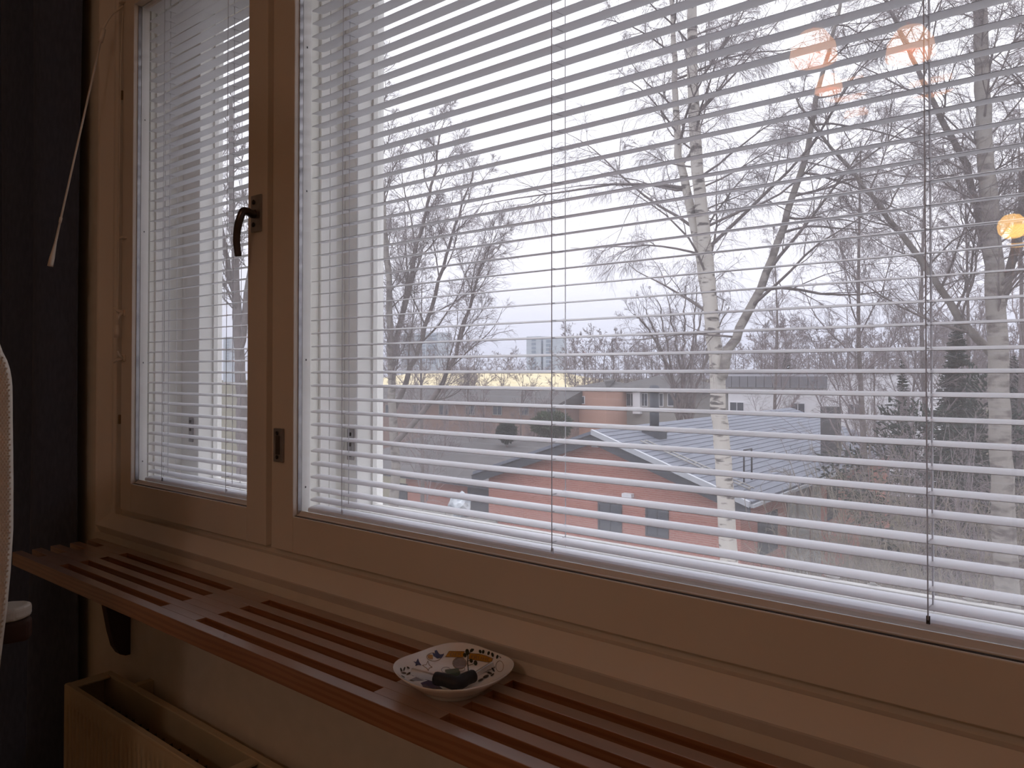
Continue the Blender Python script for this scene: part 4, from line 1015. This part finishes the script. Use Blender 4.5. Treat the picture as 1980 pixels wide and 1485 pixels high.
# bare tree seen through the narrow sash
D4 = 23.0
v1 = to_ground(stem_pts([(470, 900), (468, 800), (464, 700), (458, 600), (452, 480), (448, 360), (446, 200)], D4, 30, 0.04, 12))
v2 = stem_pts([(464, 690), (478, 560), (490, 430), (498, 300)], D4, 20, 0.04, 13)
v3 = stem_pts([(462, 640), (446, 540), (428, 440), (414, 330)], D4, 20, 0.04, 14)
tree('bare_tree', 'bare dark tree seen through the narrow left sash', [v1, v2, v3], 14, 0.24, 16, 2.6, 40, 0.1, 7, 40, 6, 2, 0.0, 0.45, 0.0055, bark='bark_brown', extra=1.0)
# multi-stemmed tree behind the gable ridge
D5 = 57.0
rngm = np.random.default_rng(77); ms = []
for k in range(9):
    x0 = 1318+rngm.uniform(-14, 22); x1 = 1320+(k-4)*24+rngm.uniform(-8, 8)
    ms.append(stem_pts([(x0, 830), (x0+(x1-x0)*0.25, 740), (x0+(x1-x0)*0.7, 640), (x1, 545+abs(k-4.5)*14)], D5, 20, 0.12, 20+k))
ms[0] = to_ground(ms[0])
tree('multi_stem_tree', 'brown many-stemmed bare tree rising behind the grey gable roof', ms, 15, 0.185, 12, 4.2, 28, 0.14, 7, 32, 6, 2, 0.02, 0.30, 0.006, bark='bark_brown', f2=0.5, f3=0.65, fac={k: 0.75 for k in range(1, 9)})

# generic bare trees built once per form and copied
def proto(seed, h, bark='bark_brown', twig_m='twig_brown', limbs=16, twig=0.012, n2=7, n3=5, n4=2, ang=38, trop=0.14, spread=0.36, r0=0.16, droop=0.0):
    P = smooth_path([(0, 0, 0), (0.1, 0, h*0.3), (-0.1, 0.1, h*0.6), (0.05, -0.05, h*0.95)], 20)
    return tree('bare_tree', 'proto', [P], seed, r0, limbs, h*spread, ang, trop, n2, 38, n3, n4, droop, 0.18, twig, bark, 'twig_brown', twig_m, rtip=0.12)
def copy_tree(o, loc, rz, sc, label, group=None, name=None):
    r = o.copy(); COL.objects.link(r); r.location = loc; r.rotation_euler = (0, 0, rz); r.scale = (sc, sc, sc); r['label'] = label
    if name: r.name = name
    if group: r['group'] = group
    elif 'group' in r: del r['group']
    for c in o.children:
        d = c.copy(); COL.objects.link(d); d.parent = r
    return r
rng = np.random.default_rng(9)
far = [proto(101, 13, n4=4, twig=0.014, ang=50, trop=0.07, spread=0.44, limbs=20), proto(102, 14, n4=4, twig=0.014, ang=42, trop=0.08, spread=0.42, limbs=20), proto(103, 12.5, n4=4, twig=0.014, ang=56, trop=0.06, spread=0.46, limbs=20)]
FARLAB = 'bare tree in the misty far tree line on the horizon'
first = True; cnt = 0
for i in range(96):
    px = 700+i*(1290/96)+rng.uniform(-9, 9); dep = rng.uniform(95, 190)
    if 1000 < px < 1090: dep = rng.uniform(180, 240)
    p = np.array(at(px, 736, dep)); o = far[i % 3]
    sc_ = rng.uniform(0.80, 1.05)*(1.0 if px < 1085 else 1.30)
    if i < 3:
        o.location = (p[0], p[1], GND); o.rotation_euler = (0, 0, rng.uniform(0, 6)); o.scale = (sc_,)*3; o['label'] = FARLAB; o['group'] = 'far tree line'
    else:
        copy_tree(o, (p[0], p[1], GND), rng.uniform(0, 6), sc_, FARLAB, 'far tree line')
# middle-distance trees, each one told apart by its place
mid = proto(110, 12, n4=3, twig=0.010, spread=0.40)
spots = [(905, 56, 0.95, 'bare tree in front of the yellow roof, left of the far towers'), (1010, 50, 0.82, 'bare tree directly below the two far towers'), (860, 47, 0.75, 'small bare tree over the brown row house'),
         (1065, 54, 0.72, 'small bare tree just left of the orange brick block'), (1215, 95, 1.05, 'bare tree above the grey hipped roof house'), (1480, 88, 1.15, 'bare tree over the left end of the white house'),
         (1600, 84, 1.2, 'bare tree rising above the white house roof, beside the spruce'), (1690, 56, 1.0, 'bare tree in front of the right end of the white house'), (1770, 40, 1.0, 'bare tree between the white house and the right birch'),
         (1860, 50, 1.15, 'bare tree behind the dark spruce'), (795, 50, 0.78, 'low bare tree over the left end of the brown row house'), (935, 49, 0.74, 'low bare tree over the middle of the brown row house'), (1035, 49, 0.72, 'low bare tree over the right end of the brown row house'), (1955, 44, 1.0, 'bare tree behind the trunk of the right birch')]
for i, (px, dep, s, lab) in enumerate(spots):
    p = np.array(at(px, 736, dep))
    if i == 0:
        mid.location = (p[0], p[1], GND); mid.scale = (s,)*3; mid['label'] = lab
    else:
        copy_tree(mid, (p[0], p[1], GND), i*1.7, s, lab)

# tall fine-twigged trees standing behind the two near birches
tall = proto(120, 19, n4=4, twig=0.0050, limbs=26, n2=9, n3=9, spread=0.27, ang=42, trop=0.10, r0=0.17, droop=-0.10)
spots = [(1665, 27, 1.0, 'tall fine-twigged tree behind the leaning limb of the right birch'), (1790, 31, 1.05, 'tall fine-twigged tree behind the right pair of blind cords'), (1975, 26, 0.98, 'tall fine-twigged tree behind the right birch at the picture edge'),
         (1500, 60, 1.12, 'tall fine-twigged tree just right of the pale birch stems'), (1870, 38, 1.1, 'tall fine-twigged tree far behind the right birch crown'), (815, 38, 0.80, 'fine-twigged tree behind the crown of the left birch')]
for i, (px, dep, s_, lab) in enumerate(spots):
    p = np.array(at(px, 736, dep))
    if i == 0:
        tall.location = (p[0], p[1], GND); tall.scale = (s_,)*3; tall['label'] = lab
    else:
        copy_tree(tall, (p[0], p[1], GND), i*1.3, s_, lab)

# spruces
def spruce(label, px, dep, h, w, seed, nb=1500):
    rg = np.random.default_rng(seed); p = np.array(at(px, 736, dep)); base = np.array([p[0], p[1], GND])
    root = thing('spruce_tree', label, 'tree')
    P = np.array([base, base+[0, 0, h*0.5], base+[0, 0, h*0.99]])
    tubes('trunk', [(P[None], np.array([[0.16, 0.10, 0.02]])*h/9, 8)], 'bark_brown', root)
    t = rg.uniform(0.06, 1.0, nb)**0.8; a = rg.uniform(0, 6.283, nb)
    S = base+np.stack([0*t, 0*t, h*t*0.99], -1)
    D = np.stack([np.cos(a), np.sin(a), np.full(nb, -0.12)+0.5*t**3], -1)
    Ln = w*(1.02-t)*rg.uniform(0.55, 1.1, nb)+0.12
    P1 = grow(rg, S, D, Ln, 6, 0.05, -0.02)
    R1 = taper(np.full(nb, 0.035*h/9), np.full(nb, 0.012*h/9), 6)
    S2, D2_, L2, r2 = spawn(rg, P1, R1, Ln, 7, 0.2, 1.0, 48, 0.30); P2 = grow(rg, S2, D2_, L2, 3, 0.08, -0.20); R2 = taper(np.full(len(S2), 0.030*h/9), np.full(len(S2), 0.010*h/9), 3)
    tag(tubes('needle_boughs', [(P1, R1, 4), (P2, R2, 3)], 'spruce_green', root), kind='stuff')
spruce('small dark spruce top above the white house roof', 1521, 78, 11.9, 2.6, 31, 650)
spruce('broad dark spruce left of the right birch trunk', 1850, 33, 12.0, 2.6, 32, 1000)
spruce('dark spruce beside the right end of the white house', 1745, 52, 10.6, 1.8, 33, 500)
spruce('second dark spruce behind the right birch trunk', 1960, 36, 10.5, 2.6, 34, 750)

# thicket of bushes at the lower right
def bush(label, px, py_top, dep, w, seed, n=30, m='twig_tan', r=0.012):
    rg = np.random.default_rng(seed); top_ = np.array(at(px, py_top, dep)); h = top_[2]-GND
    root = thing('bare_bush', label, 'bush', group='bare bushes in the thicket')
    a = rg.uniform(0, 6.283, n); rr = rg.uniform(0, 0.35, n)
    S = np.stack([top_[0]+rr*np.cos(a), top_[1]+rr*np.sin(a), np.full(n, GND)], -1)
    D = np.stack([np.cos(a)*w/h*1.3*rg.uniform(0.2, 1, n), np.sin(a)*w/h*1.3*rg.uniform(0.2, 1, n), np.ones(n)], -1)
    Ln = h*rg.uniform(0.75, 1.1, n)
    P1 = grow(rg, S, D, Ln, 12, 0.07, 0.02); R1 = taper(np.full(n, r*2.2), np.full(n, r*0.5), 12)
    tubes('stems', [(P1, R1, 6)], m, root)
    S, D, L2, q = spawn(rg, P1, R1, Ln, 12, 0.35, 1.0, 45, 0.20); P2 = grow(rg, S, D, L2, 6, 0.16, 0.0); R2 = taper(np.minimum(q*0.7, r*0.8), np.full(len(S), r*0.35), 6)
    S, D, L3, q = spawn(rg, P2, R2, L2, 5, 0.1, 1.0, 45, 0.5); P3 = grow(rg, S, D, L3, 4, 0.16, -0.02); R3 = taper(np.full(len(S), r*0.4), np.full(len(S), r*0.25), 4)
    tag(tubes('twigs', [(P2, R2, 4), (P3, R3, 3)], 'twig_tan' if m == 'twig_tan' else 'twig_brown', root), kind='stuff')
bush('tan bare bush in front of the gable house side wall', 1560, 950, 20, 1.6, 41, 12)
bush('tall thin tan bush right of the grey roof', 1640, 800, 20, 1.6, 42, 16)
bush('wide tan bush right of the porch posts', 1690, 900, 18, 2.4, 43)
bush('brown bush in front of the broad spruce', 1800, 830, 19, 2.2, 44, 30, 'twig_brown')
bush('tan bush left of the right birch trunk', 1840, 960, 14, 1.6, 45)
bush('brown bush behind the right birch trunk', 1910, 840, 22, 2.2, 46, 34, 'twig_brown')
bush('tan bush at the right edge under the birch', 1990, 930, 15, 1.6, 47)
bush('brown bush in front of the brown row house', 850, 815, 52, 3.0, 48, 30, 'twig_brown', 0.02)
bush('brown bush below the yellow roof', 960, 800, 52, 3.4, 49, 30, 'twig_brown', 0.02)
def leafy(name, label, px, py, dep, rx, rz, seed, m):
    rg = np.random.default_rng(seed); c = np.array(at(px, py, dep)); n = 2600
    d = nrm(rg.normal(0, 1, (n, 3))); rad = rg.uniform(0.55, 1.0, (n, 1))**0.5*(1+0.15*np.sin(d[:, :1]*7+d[:, 2:]*5))
    S = c+d*rad*np.array([rx, rx*0.8, rz]); D = nrm(d+rg.normal(0, 0.5, (n, 3)))
    P = grow(rg, S, D, rg.uniform(0.1, 0.35, n), 3, 0.2, -0.05)
    root = thing(name, label, 'bush')
    wire('stem', [(c[0], c[1], GND), (c[0], c[1], c[2])], 0.06, 'bark_brown', root, 6)
    tag(tubes('foliage', [(P, taper(np.full(n, 0.05), np.full(n, 0.02), 3), 3)], m, root), kind='stuff')
leafy('evergreen_hedge', 'dark evergreen hedge in front of the orange brick block', 1066, 822, 48, 1.25, 0.75, 61, 'evergreen')
leafy('evergreen_bush', 'rounded dark evergreen bush at the foot of the brown row house', 980, 836, 46, 0.45, 0.45, 62, 'spruce_green')
leafy('evergreen_thicket', 'dark evergreen mass low behind the right birch', 1850, 960, 26, 4.2, 3.2, 63, 'spruce_green')
leafy('evergreen_thicket', 'dark evergreen mass at the right edge behind the bushes', 1985, 900, 27, 3.4, 3.6, 64, 'spruce_green')
